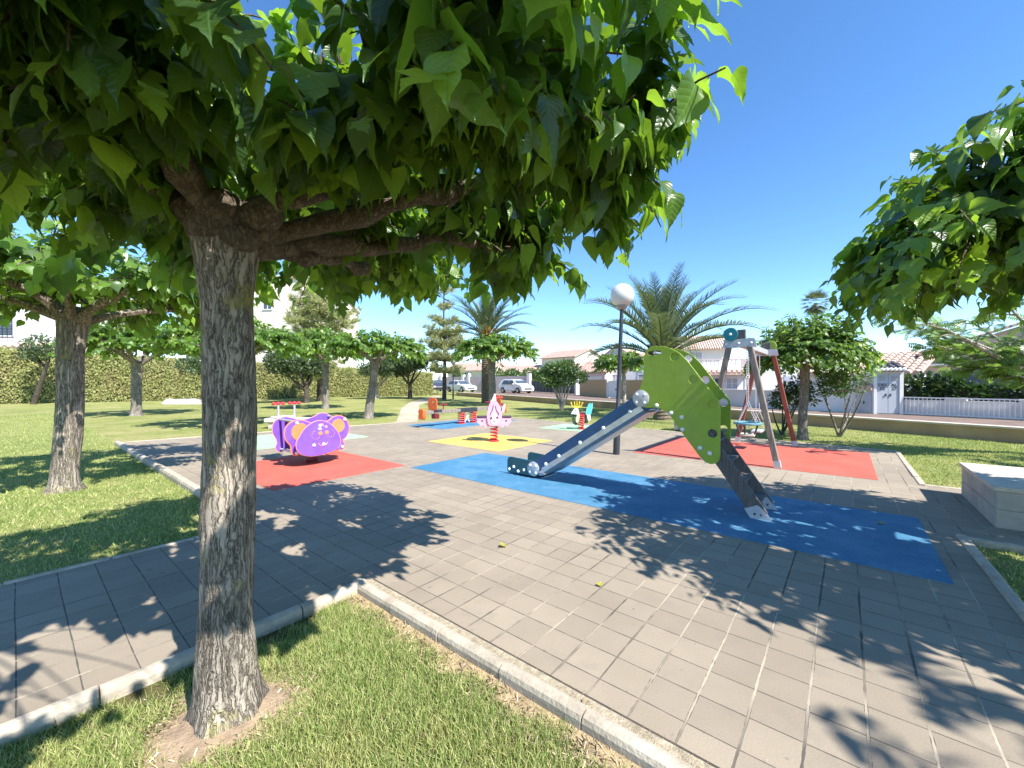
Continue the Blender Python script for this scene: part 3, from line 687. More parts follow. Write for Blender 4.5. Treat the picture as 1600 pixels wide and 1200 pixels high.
# --- low house with big terracotta tile roof right of the meter cabinet
t, L = run('house', 'low white house with sloping terracotta barrel tile roof behind meter cabinet', 'house', rayp(1322, 20.2), rayp(1437, 18.0))
MB().span(0, L, 0, 5, -0.2, 1.55).build('wall', STUCCO_W, t)
barrel(t, -0.2, L + 0.1, -0.35, 1.58, 3.0, 2.7, 0.28, TILE_S, 'roof')
# --- white house with balcony behind the slide
t, L = run('house', 'white house with balcony balusters and tiled porch roof behind the slide', 'house', rayp(1062, 40), rayp(1252, 37))
MB().span(0, L, 0, 7, -0.3, 2.5).build('ground_floor', STUCCO_W, t)
MB().span(0, L * 0.42, 1.6, 7, 2.503, 4.7).build('upper_floor', STUCCO_C, t)
o = gable(t, 0, L * 0.42, 1.6, 7, 4.7, 1.3, 'x', 0.5, TILE, STUCCO_C)
barrel(t, L * 0.18, L * 0.6, -0.85, 1.98, 0.02, 2.32, 0.42, TILE_S, 'porch_roof')
bl = MB()
for i in range(12): bl.lathe([(0.09, 0), (0.05, 0.15), (0.1, 0.4), (0.05, 0.62), (0.09, 0.75)], (1.0 + i * 0.36, 0.1, 2.55), 8)
bl.build('balusters', WHITE_P, t, smooth=True)
MB().span(0.6, 5.4, 0, 0.2, 3.3, 3.42).span(5.42, 6.4, 0, 0.22, 2.503, 3.42).build('parapet', STUCCO_L, t)
MB().span(6.42, 9.3, 0, 0.22, 2.503, 3.7).build('terrace_wall', STUCCO_W, t)
mb = MB()
for i in range(13): mb.span(9.5 + i * 0.22, 9.53 + i * 0.22, 0.1, 0.13, 2.5, 3.7)
mb.span(9.4, 12.4, 0.095, 0.135, 3.7, 3.75); mb.build('terrace_railing', BLACK_M, t)
MB().span(12.42, 13.4, 0, 0.3, 2.503, 3.8).build('terrace_post', STUCCO_C, t); MB().span(9.4, 9.44, .05, .3, 2.503, 4.2).build('terrace_pole', SHUT, t)
for x in (3.1, 4.6, 6.2): window(t, x, 0.6, 0.9, 0.95, 0.0, STUCCO_W, SHUT if x != 3.1 else GLASS)
MB().span(8.9, 9.6, -0.04, 0.02, -0.2, 1.75).build('door', GREY_DOOR, t)
window(t, 11.6, 0.4, 3.2, 0.95); window(t, 1.6, 3.1, 1.2, 1.1, 1.6, STUCCO_W, SHUT)
MB().span(10.2, 13.4, -0.9, 0.001, 1.75, 1.85).span(10.2, 10.3, -0.9, -.8, -.2, 1.75).span(13.3, 13.4, -.9, -.8, -.2, 1.75).build('porch', WHITE_P, t)
# --- white gabled house behind the lamp post
t, L = run('house', 'white house with grey gable end behind the globe lamp', 'house', rayp(938, 52), rayp(1062, 47))
MB().span(0, L, 0, 8, -0.3, 4.2).build('wall', STUCCO_W, t)
gable(t, 0, 4.3, 0, 8, 4.2, 1.5, 'y', 0.3, TILE, STUCCO_W)
gable(t, 4.7, L, 1, 8, 4.2, 1.0, 'x', 0.3, TILE, STUCCO_W)
MB().span(6.4, 9.2, -0.4, 0.001, 4.203, 6.4).build('stair_tower', STUCCO_W, t)
window(t, 2.0, 1.0, 2.2, 1.1, 0, WHITE_P, GREY_DOOR); window(t, 5.6, 1.0, 1.6, 1.1, 0, WHITE_P, SHUT)
# --- pink house with terracotta roofs
t, L = run('house', 'pink bungalow with salmon tile roof and small pointed gable', 'house', rayp(866, 56), rayp(945, 50))
MB().span(0, L, 0, 7, -0.3, 2.5).build('wall', STUCCO_P, t)
gable(t, 0.4, 3.2, -0.5, 6, 2.5, 1.1, 'y', 0.25, TILE, STUCCO_P); gable(t, 3.3, L, 0, 7, 2.5, 1.4, 'x', 0.3, TILE, STUCCO_P)
window(t, 1.8, 0.9, 0.8, 1.0, -0.02); MB().span(L - 2.6, L - 0.4, -0.03, 0.02, 0.4, 1.9).build('door', STUCCO_C, t)
# --- two storey cream house with red roof far behind
t, L = run('house', 'two storey cream house with red tile roof behind the pink bungalow', 'house', rayp(846, 72), rayp(898, 66))
MB().span(0, L, 0, 7, -0.3, 5.4).build('wall', STUCCO_C, t); gable(t, 0, L, 0, 7, 5.4, 1.3, 'x', 0.4, TILE, STUCCO_C)
for x in (1.6, 3.6, 5.2): window(t, x, 3.4, 1.2, 1.0, 0, STUCCO_W, SHUT)
MB().span(0.5, L - 0.3, -0.9, 0.001, 2.5, 3.2).build('balcony', STUCCO_W, t)
# --- low houses behind the lilac wall
t, L = run('house', 'low cream house with salmon roof and grey awning behind the cars', 'house', rayp(700, 76), rayp(768, 72))
MB().span(0, L, 0, 6, -0.3, 3.4).build('wall', STUCCO_C, t); gable(t, 0, L, 0, 6, 3.4, 1.3, 'x', 0.4, TILE, STUCCO_C)
MB().add([(2.4, -1.5, 2.2), (5.2, -1.5, 2.2), (5.2, 0, 2.9), (2.4, 0, 2.9), (2.4, -1.5, 2.26), (5.2, -1.5, 2.26), (5.2, 0, 2.96), (2.4, 0, 2.96)], [(0, 1, 2, 3), (4, 5, 6, 7), (0, 1, 5, 4), (1, 2, 6, 5), (2, 3, 7, 6), (3, 0, 4, 7)]).build('awning', M('pale_awning', (0.55, 0.62, 0.70), 0.7), t)
window(t, 6.6, 1.0, 1.2, 1.2)
t, L = run('house', 'low white house with salmon roof and white parasol roof behind bushes', 'house', rayp(772, 74), rayp(844, 70))
MB().span(0, L, 0, 6, -0.3, 3.0).build('wall', STUCCO_W, t); gable(t, 0, L, 0, 6, 3.0, 1.2, 'x', 0.4, TILE, STUCCO_W)
window(t, 2.2, 1.0, 1.2, 1.2); window(t, 5.2, 1.0, 1.2, 1.2)

# ------------------------------------------------------------------ parked cars
PAINT = M('white_car_paint', (0.74, 0.75, 0.76), 0.25, 0.03, 2, coat=0.6); PAINT_D = M('dark_car_paint', (0.05, 0.045, 0.06), 0.25, 0.03, 2, coat=0.6)
TYRE = M('tyre_rubber', (0.02, 0.02, 0.02), 0.85, 0.2, 10); LAMP_G = M('headlight_glass', (0.7, 0.72, 0.74), 0.1, 0.05, 3); RIM = M('alloy_rim', (0.5, 0.51, 0.52), 0.35, 0.1, 5, metal=0.7)
def car(label, X, Y, rz, L, Hh, paint, hatch=True):
    t = thing('parked_car', label, 'car', (X, Y, STREET_Z), rz)      # local x = forwards
    hw = 0.86; h = L / 2
    if hatch: top = [(-h * .97, .55), (-h, .85), (-h * .93, 1.05), (-h * .80, Hh * .93), (-h * .62, Hh), (0.0, Hh * 1.0), (h * .22, Hh * .94), (h * .52, Hh * .68), (h * .8, Hh * .6), (h * .97, Hh * .46), (h, .5)]
    else: top = [(-h * .97, .5), (-h, .8), (-h * .7, .92), (-h * .48, Hh * .93), (-h * .2, Hh), (0.1, Hh * .98), (h * .45, Hh * .64), (h * .82, Hh * .55), (h * .98, Hh * .42), (h, .45)]
    arch = lambda cx: [(cx + .36 * math.cos(R(a)), .28 + .36 * math.sin(R(a))) for a in range(0, 181, 20)]
    bottom = [(h * .98, .25)] + arch(h * .62) + arch(-h * .62) + [(-h * .98, .25)]
    poly = top + bottom
    belt = Hh * .62
    def wy(z): return hw if z <= belt else hw - (z - belt) / (Hh - belt) * 0.2
    v = [(x, -wy(z), z) for x, z in poly] + [(x, wy(z), z) for x, z in poly]; n = len(poly)
    mb = MB().add(v, [tuple(range(n)), tuple(reversed(range(n, 2 * n)))] + [(i, i + n, (i + 1) % n + n, (i + 1) % n) for i in range(n)])
    mb.build('body', paint, t, bevel=0.04)
    def side(xz, s): return [(x, s * (wy(z) + 0.006), z) for x, z in xz]
    zt = Hh * .93; zb = belt + 0.03
    for s in (-1, 1):
        for x0, x1, xa, xb in ((-h * .70, -h * .14, -h * .60, -h * .14), (-h * .10, h * .36, -h * .10, h * .17)):
            MB().add(side([(x0, zb), (x1, zb), (xb, zt), (xa, zt)], s), [(0, 1, 2, 3)]).build('side_window', GLASS, t)
        MB().box((h * .30, s * (hw + .07), belt + .08), (.14, .16, .11)).build('mirror', paint, t)
    pa, pb = (top[6], top[7]) if hatch else (top[5], top[6])
    def fr(p, q, k): return (p[0] + (q[0] - p[0]) * k, p[1] + (q[1] - p[1]) * k)
    a, b = fr(pa, pb, .08), fr(pa, pb, .92); nx = 0.012
    MB().add([(a[0] + nx, -wy(a[1]) + .08, a[1] + nx), (a[0] + nx, wy(a[1]) - .08, a[1] + nx), (b[0] + nx, wy(b[1]) - .06, b[1] + nx), (b[0] + nx, -wy(b[1]) + .06, b[1] + nx)], [(0, 1, 2, 3)]).build('windscreen', GLASS, t)
    for s in (-1, 1):
        MB().box((h * .93, s * .62, Hh * .45), (.2, .34, .15), rz=-s * .35).build('headlight', LAMP_G, t, bevel=.03)
        for cx in (-h * .62, h * .62):
            wv = MB().lathe([(.20, -.1), (.3, -.1), (.315, -.06), (.315, .06), (.3, .1), (.20, .1)], (cx, s * .76, .3), 18, 'y').build('wheel', TYRE, t, smooth=True)
            MB().lathe([(.03, -.105), (.19, -.112), (.2, -.06), (.2, .06), (.19, .112), (.03, .105)], (cx, s * .76, .3), 14, 'y').build('rim', RIM, wv, smooth=True)
    MB().span(h * .975, h * 1.005, -.5, .5, .42, .56).build('grille', TYRE, t)
    return t
ca = math.atan2(-0.884, 0.467)
c1 = rayp(720, 50); car('white older saloon parked along the lilac wall behind a pine trunk', c1[0], c1[1], ca + 0.25, 4.3, 1.42, PAINT, False)
c2 = rayp(806, 44.5); car('white modern hatchback parked beside the palm trunk and dark gate', c2[0], c2[1], ca + 0.2, 4.1, 1.5, PAINT, True)
c3 = rayp(682, 52); car('dark car showing only its front past the hedge end', c3[0], c3[1], ca - 0.1, 4.0, 1.45, PAINT_D, True)

# ------------------------------------------------------------------ foliage building blocks
def leaf_template(kind='heart', hi=True, droop=0.25, fold=0.18, wave=0.03, width=1.0):
    tab = {'heart': [(0, .10), (.04, .29), (.12, .41), (.25, .45), (.4, .41), (.55, .32), (.7, .2), (.82, .1), (.92, .035), (1, .004)],
           'long': [(0, .07), (.04, .2), (.13, .29), (.28, .32), (.44, .27), (.6, .185), (.75, .1), (.87, .035), (1, .004)],
           'three': [(0, .1), (.05, .3), (.14, .42), (.27, .47), (.36, .50), (.42, .27), (.54, .29), (.66, .22), (.8, .1), (.91, .035), (1, .004)],
           'five': [(0, .08), (.05, .28), (.13, .45), (.19, .25), (.28, .34), (.37, .50), (.43, .2), (.55, .25), (.68, .19), (.82, .09), (.92, .03), (1, .004)],
           'lance': [(0, .02), (.2, .13), (.45, .17), (.75, .1), (1, .004)],
           'oval': [(0, .04), (.2, .26), (.5, .34), (.8, .2), (1, .006)]}[kind]
    ys = [p[0] for p in tab]; ws = [p[1] * width for p in tab]
    if hi:
        yy = []; ww = []
        for i in range(len(ys) - 1):
            yy += [ys[i], (ys[i] + ys[i + 1]) / 2]; ww += [ws[i], (ws[i] + ws[i + 1]) / 2 + (0.018 if i < len(ys) - 2 else 0)]
        yy.append(1); ww.append(ws[-1]); ys, ws = yy, ww
        us = [-1, -.5, 0, .5, 1]
    else: us = [-1, 0, 1]
    V = []; UV = []
    for y, w_ in zip(ys, ws):
        for u in us:
            x = u * w_; yo = y + 0.16 * abs(x) * (1 if y > .1 else -0.9)
            z = fold * abs(x) - droop * yo * yo + wave * math.sin(9 * yo) * abs(u)
            V.append((x, yo, z)); UV.append((0.5 + x, yo))
    c = len(us)
    F = [(i * c + k, i * c + k + 1, (i + 1) * c + k + 1, (i + 1) * c + k) for i in range(len(ys) - 1) for k in range(c - 1)]
    return np.array(V), np.array(F), np.array(UV)

def scatter(name, temps, pos, ydir, nrm, size, m, parent=None, pick=None, smooth=True):
    # one mesh of many leaves; ydir = leaf axis, nrm = leaf normal
    pos = np.asarray(pos, float); Y = np.asarray(ydir, float); N = np.asarray(nrm, float); size = np.asarray(size, float)
    Y /= np.linalg.norm(Y, axis=1, keepdims=True) + 1e-9
    X = np.cross(Y, N); X /= np.linalg.norm(X, axis=1, keepdims=True) + 1e-9
    Z = np.cross(X, Y)
    if pick is None: pick = rng.integers(0, len(temps), len(pos))
    VV = []; FF = []; UU = []; off = 0
    for k, (tv, tf, tu) in enumerate(temps):
        ix = np.nonzero(pick == k)[0]
        if len(ix) == 0: continue
        s = size[ix][:, None, None]
        v = pos[ix][:, None, :] + s * (tv[None, :, 0:1] * X[ix][:, None, :] + tv[None, :, 1:2] * Y[ix][:, None, :] + tv[None, :, 2:3] * Z[ix][:, None, :])
        f = tf[None] + (np.arange(len(ix)) * len(tv))[:, None, None] + off
        VV.append(v.reshape(-1, 3)); FF.append(f.reshape(-1, tf.shape[1])); UU.append(np.tile(tu, (len(ix), 1))); off += len(ix) * len(tv)
    return npmesh(name, np.concatenate(VV), np.concatenate(FF), m, parent, np.concatenate(UU), smooth)

HI = [leaf_template('heart', True, .35, .22, .04, .86), leaf_template('long', True, .45, .3, .06, 1.05), leaf_template('three', True, .38, .2, .05, .92), leaf_template('five', True, .3, .12, .04, .95), leaf_template('long', True, .7, .35, .05, 1.15)]
LO = [leaf_template('long', False, .35, .2, .03, 1.15), leaf_template('three', False, .3), leaf_template('heart', False, .2, .3, .03, .85)]
OV = [leaf_template('oval', False, .15)]; LA = [leaf_template('lance', False, .2)]
ND = [(np.array([(-.5, 0, 0), (.5, 0, 0), (.3, 1, 0), (-.3, 1, 0)]) * np.array([.022, 1, 1]), np.array([(0, 1, 2, 3)]), np.array([(0., 0), (1, 0), (1, 1), (0, 1)]))]
QD = [(np.array([(-.5, 0, 0), (.5, 0, .06), (.32, 1, -.1), (-.3, .9, .05)]) * np.array([.7, 1, 1]), np.array([(0, 1, 2, 3)]), np.array([(0., 0), (1, 0), (1, 1), (0, 1)]))]
def unit(n):
    v = rng.normal(size=(n, 3)); return v / np.linalg.norm(v, axis=1, keepdims=True)

def trunk_mesh(pts, rad, seg=28, rings=60, lump=0.012, seed=0, flare=True, ridges=14):
    # tapered trunk with buttress flare, slow lumps and vertical bark ridges
    pts = np.array(pts, float); rad = np.array(rad, float); s = np.linspace(0, 1, len(pts)); ss = np.linspace(0, 1, rings)
    P = np.stack([np.interp(ss, s, pts[:, k]) for k in range(3)], 1)
    k = np.array([.25, .5, .25])
    for _ in range(max(2, rings // 12)): P[1:-1] = P[:-2] * .25 + P[1:-1] * .5 + P[2:] * .25
    r = np.interp(ss, s, rad); th = np.linspace(0, 2 * np.pi, seg, endpoint=False); q = np.random.default_rng(seed)
    T, S = np.meshgrid(th, P[:, 2]); d = np.zeros_like(T)
    for i in range(5): d += lump * q.uniform(.3, 1) * np.sin(q.integers(1, 4) * T + q.uniform(1, 5) * S + q.uniform(0, 6))
    d += lump * .55 * np.abs(np.sin(ridges / 2 * T + 1.2 * np.sin(3.1 * S + 2 * np.sin(T)) + .7 * np.sin(8 * S)))
    q4 = q.uniform(0, 6, 3); d += r[:, None] * .34 * np.exp(-np.maximum(S, 0) / .10) * (.35 + .4 * np.sin(3 * T + q4[0]) + .3 * np.sin(5 * T + q4[1]))
    for _ in range(3):      # knots and old pruning scars
        tz, zz_ = q.uniform(0, 6.28), q.uniform(.25, .9) * P[-1, 2]; dd = ((np.angle(np.exp(1j * (T - tz)))) * r[:, None] / .05) ** 2 + ((S - zz_) / .07) ** 2; d += .016 * np.exp(-dd) - .012 * np.exp(-dd * 5)
    rr = r[:, None] + d
    V = np.stack([P[:, 0:1] + rr * np.cos(T), P[:, 1:2] + rr * np.sin(T), np.repeat(P[:, 2:3], seg, 1)], 2).reshape(-1, 3)
    F = [(i * seg + j, i * seg + (j + 1) % seg, (i + 1) * seg + (j + 1) % seg, (i + 1) * seg + j) for i in range(rings - 1) for j in range(seg)]
    return V, np.array(F)

def smooth_path(pts, n=12):
    p = np.array(pts, float); s = np.linspace(0, 1, len(p)); ss = np.linspace(0, 1, n)
    q = np.stack([np.interp(ss, s, p[:, k]) for k in range(3)], 1)
    for _ in range(2): q[1:-1] = q[:-2] * .25 + q[1:-1] * .5 + q[2:] * .25
    return q

def mulberry(label, X, Y, trunk_h, r0, lean, crown, n_shoots, leaf, seed, hi=False, limbs=None, per=15, bark=BARK, trunk_r=None, group='pollarded mulberry trees on the lawn', extra=None, seg=20, dome=0.5, lmat=None, hang=0.5, side_bias=None, low=0, trim=None):
    """umbrella pollard: stout trunk, knobby limbs, drooping leafy shoots. crown = (cx, cy, radius, z_rim, z_top) in world metres"""
    global rng
    rng = np.random.default_rng(seed); rnd = random.Random(seed)
    t = thing('mulberry_tree', label, 'tree', (X, Y, LAWN_Z), 0, group)
    cx, cy, cr, z0, z1 = crown; cx -= X; cy -= Y; z0 -= LAWN_Z; z1 -= LAWN_Z
    top = Vector((lean[0], lean[1], trunk_h))
    rr = trunk_r or [r0 * 1.30, r0 * 1.10, r0 * 0.98, r0 * 0.93, r0 * 0.95, r0 * 1.12]
    zs = [-0.06, 0.12, 0.45, trunk_h * .5, trunk_h * .85, trunk_h + 0.05]
    V, F = trunk_mesh([(lean[0] * max(z, 0) / trunk_h, lean[1] * max(z, 0) / trunk_h, z) for z in zs], rr, 40 if hi else seg, 90 if hi else 26, r0 * .065, seed)
    tr = npmesh('trunk', V, F, bark, t, smooth=True)
    if limbs is None:
        limbs = []; nl = 7
        for i in range(nl):
            a = 2 * math.pi * i / nl + rnd.uniform(-.3, .3); k = cr * rnd.uniform(.5, .68)
            e = Vector((cx + k * math.cos(a), cy + k * math.sin(a), z0 + (z1 - z0) * rnd.uniform(.35, .5)))
            m1 = top.lerp(e, .35) + Vector((rnd.uniform(-.1, .1), rnd.uniform(-.1, .1), rnd.uniform(-.02, .12))); m2 = top.lerp(e, .7) + Vector((rnd.uniform(-.12, .12), rnd.uniform(-.12, .12), rnd.uniform(0, .12)))
            limbs.append([top + Vector((0, 0, -.12)), m1, m2, e])
    else: limbs = [[Vector(p) - Vector((X, Y, LAWN_Z)) for p in l] for l in limbs]
    anchors = []
    mb = MB()
    mb.ball(top + Vector((0, 0, 0.0)), rr[-1] * 1.12, 18, 10, 0.8)
    if hi:
        for q in ((.12, .03, .02), (-.1, .05, .05), (.03, -.09, .06), (.09, -.06, -.05), (-.07, -.05, .1), (.16, .0, .08)): mb.ball(top + Vector(q), rr[-1] * rnd.uniform(.45, .7), 12, 8, .9)
    for li, l in enumerate(limbs):
        n = 14 if hi else 8; p = smooth_path([tuple(q) for q in l], n); rb = r0 * (rnd.uniform(.40, .52) if hi else rnd.uniform(.42, .52))
        if hi: p[2:-1] += rng.normal(size=(n - 3, 3)) * .022
        rad = [rb * (1 - .55 * k / (n - 1)) * (1 + (.26 if hi else .16) * math.sin(k * 2.1 + li)) for k in range(n)]; rad[-1] *= 1.5; rad[-2] *= 1.35
        if hi:
            b_ = MB().tube(p, rad, 14); b_.ball(p[-1], rad[-1] * 1.25, 10, 8)
            b_.build('branch', BARK_L, t, smooth=True)
        else: mb.tube(p, rad, 7)
        for k in range(n // 3, n): anchors.append((p[k], rad[k]))
    mb.build('fork', BARK_L if hi else bark, t, smooth=True)
    AP = np.array([a[0] for a in anchors])
    pos = []; yd = []; nr = []; sz = []; tip = []; twigs = MB()
    for i in range(n_shoots + low):
        u = math.sqrt(rng.uniform(0.0, 1.0)); a = rng.uniform(0, 2 * np.pi)
        if side_bias and rng.uniform() < side_bias[1]: a = side_bias[0] + rng.normal() * .8
        rad = cr * u; topz = z0 + (z1 - z0) * (1 - dome * u ** 3); botz = z0 + (z1 - z0) * ((.12 if hi else .32) * (1 - u ** 2))
        zz = botz + (topz - botz) * rng.uniform(0, 1) ** .9
        end = np.array((cx + rad * math.cos(a), cy + rad * math.sin(a), zz))
        if i >= n_shoots:       # shoots hanging low round the head of the trunk
            lx = rng.uniform(-2.7, .1) if i % 3 else rng.uniform(-.95, .5); ly = rng.uniform(.95, 1.8) if i % 3 else rng.uniform(1.4, 2.3); lz = 1.72 + (.32 if lx < -1.75 else .45) * ly
            end = np.array((lx - X, ly - Y, rng.uniform(lz, max(lz + .05, 2.55)) - LAWN_Z))
        if trim and trim(end): continue
        d = np.linalg.norm((AP - end) * np.array((1, 1, .8)), axis=1); j = int(np.argmin(d + rng.uniform(0, .35, len(d)))); s = AP[j]
        L = np.linalg.norm(end - s)
        if L < .15: continue
        mid = (s + end) / 2 + np.array((0, 0, .18 * L + .04)) + rng.normal(size=3) * .07 * L
        n = max(5, int(per * min(L, 1.1) / .75)); ts = np.linspace(.12, 1, n)
        pth = [(1 - q) ** 2 * s + 2 * q * (1 - q) * mid + q * q * end for q in np.linspace(0, 1, 7)]
        rt = .011 if hi else .014
        twigs.tube(pth, [rt * (1 - .7 * k / 6) for k in range(7)], 5 if hi else 4, cap=False)
        for k, q in enumerate(ts):
            c_ = (1 - q) ** 2 * s + 2 * q * (1 - q) * mid + q * q * end
            tg = 2 * (1 - q) * (mid - s) + 2 * q * (end - mid); tg = tg / (np.linalg.norm(tg) + 1e-9)
            sd = np.cross(tg, (0, 0, 1.0)); sd = sd / (np.linalg.norm(sd) + 1e-6) * (1 if k % 2 else -1)
            out = np.array((c_[0] - cx, c_[1] - cy, 0)); out = out / (np.linalg.norm(out) + 1e-6)
            y = tg * .45 + sd * rng.uniform(.4, .9) + out * .25 + np.array((0, 0, -rng.uniform(.15, .95) * (hang * 2))) + rng.normal(size=3) * .22
            y /= np.linalg.norm(y)
            pet = .035 * leaf / .16
            if trim and trim(c_ + y * .1) and rng.uniform() < .93: continue
            nn = np.array((0, 0, 1.0)) + out * .35 + rng.normal(size=3) * .33
            pos.append(c_ + y * pet * .6 + sd * pet * .4); yd.append(y); nr.append(nn); sz.append(leaf * (.5 + .72 * rng.uniform() ** .8) * (1 - .3 * (q > .88))); tip.append(q > (.70 if hi else .8) and i < n_shoots and rng.uniform() < .8)
    if extra:
        for l, size in extra:
            o = np.array((X, Y, LAWN_Z)); s, mid, end = [np.array(p) - o for p in l]
            pth = [(1 - q) ** 2 * s + 2 * q * (1 - q) * mid + q * q * end for q in np.linspace(0, 1, 9)]
            twigs.tube(pth, [.007 * (1 - .5 * k / 8) for k in range(9)], 6, cap=False)
            for k, q in enumerate(np.linspace(.45, 1, 9)):
                c_ = (1 - q) ** 2 * s + 2 * q * (1 - q) * mid + q * q * end; a = k * 2.4
                y = np.array((math.cos(a), math.sin(a), -.55 + .5 * (q > .95))); pos.append(c_ + y * .02); yd.append(y); nr.append(np.array((y[0] * .5, y[1] * .5, 1.0)) + rng.normal(size=3) * .25); sz.append(size * rng.uniform(.75, 1.1)); tip.append(True)
    temps = HI if hi else LO
    pick = rng.choice(len(temps), len(pos), p=[.22, .22, .22, .14, .2] if hi else [.4, .3, .3])
    twigs.build('twigs', BARK_L, t, smooth=True)
    pos, yd, nr, sz, tip = (np.array(q) for q in (pos, yd, nr, sz, tip))
    scatter('crown', temps, pos[~tip], yd[~tip], nr[~tip], sz[~tip], lmat or (LEAF if hi else LEAF_FAR), t, pick[~tip])
    scatter('young_sunlit_leaves', temps, pos[tip], yd[tip], nr[tip], sz[tip], LEAF_YOUNG_LIT, t, pick[tip])  # shoot tips: fresh growth, coloured brighter to look sunlit at the crown edge
    return t

# ------------------------------------------------------------------ the mulberries
FX, FY = -1.33, 1.90
# the crown was clipped so that the lawn corner and the pavers right of it stay in the sun
def fg_trim(p):
    z = p[2] + LAWN_Z; x = p[0] + FX - .654 * z; y = p[1] + FY + .618 * z
    if p[0] + FX > .44 + .28 * (p[1] + FY): return True
    a_ = x * A[0] + y * A[1]; b_ = x * B[0] + y * B[1]
    if a_ < 1.62 and b_ < 2.72: return b_ < 2.45 and x > -2.6 or b_ < 2.2
    if x < -1.85 and y < 2.5 + .12 * math.sin(x * 9): return x > -3.05
    return x > np.interp(y, [2.9, 3.1, 3.4, 3.9, 4.7, 5.4, 6.0, 7], [-1.05, -.95, -.8, -.6, -.85, -1.45, -2.3, -3.3])
fg_limbs = [
    [(-1.27, 1.86, 2.20), (-1.02, 1.86, 2.36), (-.80, 1.90, 2.38), (-.62, 1.84, 2.55), (-.45, 1.75, 2.62), (-.30, 1.62, 2.82)],
    [(-1.27, 1.92, 2.16), (-1.14, 2.10, 2.20), (-1.12, 2.30, 2.16), (-1.04, 2.50, 2.26), (-1.02, 2.80, 2.28)],
    [(-1.28, 1.95, 2.18), (-.85, 2.2, 2.38), (-.5, 2.25, 2.50), (-.1, 2.32, 2.66), (.28, 2.30, 2.70), (.62, 2.3, 2.68)],
    [(-1.34, 1.86, 2.22), (-1.38, 1.62, 2.45), (-1.26, 1.30, 2.62), (-1.3, .95, 2.74), (-1.4, .45, 2.86)],
    [(-1.40, 1.90, 2.18), (-1.62, 1.78, 2.40), (-1.72, 1.50, 2.62), (-2.1, 1.2, 2.78)],
    [(-1.40, 1.97, 2.18), (-1.75, 2.30, 2.42), (-1.95, 2.65, 2.66), (-2.3, 3.0, 2.74)],
    [(-1.33, 2.0, 2.20), (-1.44, 2.5, 2.52), (-1.35, 3.0, 2.70), (-1.2, 3.4, 2.78)],
    [(-1.27, 1.98, 2.16), (-.95, 2.45, 2.30), (-.5, 2.8, 2.50), (0.0, 3.1, 2.52)]]
mulberry('big pollarded mulberry with furrowed trunk and large leaves beside the kerb corner', FX, FY, 2.26, .125, (-.005, .02), (-1.08, 2.25, 2.36, 2.2, 3.5), 760, .185, 11, True, fg_limbs, 16, hang=.72, side_bias=(-1.9, .22),
         trunk_r=[.150, .126, .106, .097, .103, .150], low=165, trim=fg_trim, extra=[([(-.2, 1.15, 2.86), (-.17, 1.05, 2.60), (-.17, 1.0, 2.20)], .17)], dome=.55)
mulberry('pollarded mulberry whose crown enters over the stone bench block', 4.75, 2.45, 2.1, .13, (0, 0), (4.85, 2.5, 2.32, 2.05, 3.62), 540, .19, 23, True, None, 15, dome=.34)
mulberry('pollarded mulberry with pale lower trunk on the side lawn before the hedge', -6.4, 5.8, 2.5, .15, (.06, .1), (-6.3, 6.0, 2.25, 2.2, 3.75), 340, .18, 31, False, None, 14, bark=BARK)
mulberry('small pollarded mulberry in front of the hedge with short pale trunk', -17.3, 18.7, 2.4, .19, (.1, 0), (-17.1, 18.7, 2.9, 2.45, 4.3), 330, .2, 37, bark=BARK_FAR)
mulberry('pollarded mulberry standing between big furrowed trunk and the cream house', -9.7, 14.2, 2.4, .16, (0, 0), (-9.6, 14.2, 2.5, 2.35, 3.75), 320, .19, 41, bark=BARK_FAR)
mulberry('straight trunked mulberry behind the purple rocker in front of the pine', -10.9, 23.8, 2.9, .17, (0, 0), (-10.9, 23.6, 2.45, 2.7, 4.75), 330, .21, 43, bark=BARK_FAR)
mulberry('leaning mulberry at the lawn edge beside the pale footpath', -6.1, 17.3, 2.4, .17, (.28, 0), (-5.7, 17.3, 2.1, 2.3, 3.75), 320, .19, 47, bark=BARK_FAR)
mulberry('mulberry with grey trunk standing directly in front of the date palm', -1.28, 26.6, 3.0, .24, (-.05, 0), (-1.0, 26.8, 2.95, 2.7, 4.75), 430, .22, 53, bark=BARK_FAR)
mulberry('thin pale trunked young tree behind the globe lamp', 5.9, 21.4, 2.0, .10, (0, 0), (5.75, 21.4, 1.6, 1.95, 3.25), 200, .2, 59, bark=BARK_W, group=None)
mulberry('dense round crowned mulberry just behind the swing frame', 7.75, 10.85, 1.95, .105, (.05, 0), (7.95, 10.95, 1.55, 1.58, 3.4), 560, .14, 61, bark=BARK_FAR, dome=.7, hang=.4)
mulberry('tall leafy tree standing on the paved side behind the viewer', 7.6, -2.0, 4.0, .2, (0, 0), (6.9, -1.7, 2.3, 4.2, 6.2), 120, .2, 67, group=None)

mulberry('pollarded mulberry on the lawn past the stone bench block', 12.6, 4.4, 2.2, .14, (0, 0), (12.6, 4.4, 2.5, 2.2, 3.9), 240, .2, 69)

# ------------------------------------------------------------------ generic clumpy trees
def clumps(centers, n_per, size, axis_up=.3, droop=0.0):
    pos = []; yd = []; nr = []; sz = []
    for (c, r) in centers:
        k = n_per; v = unit(k); rad = rng.uniform(.35, 1.0, (k, 1)) ** .6
        p = np.array(c) + v * rad * np.array(r); pos.append(p)
        y = v * .8 + unit(k) * .6 + np.array((0, 0, axis_up)); yd.append(y); nr.append(v * .5 + unit(k) * .6 + np.array((0, 0, .6))); sz.append(size * rng.uniform(.6, 1.3, k))
    return np.concatenate(pos), np.concatenate(yd), np.concatenate(nr), np.concatenate(sz)

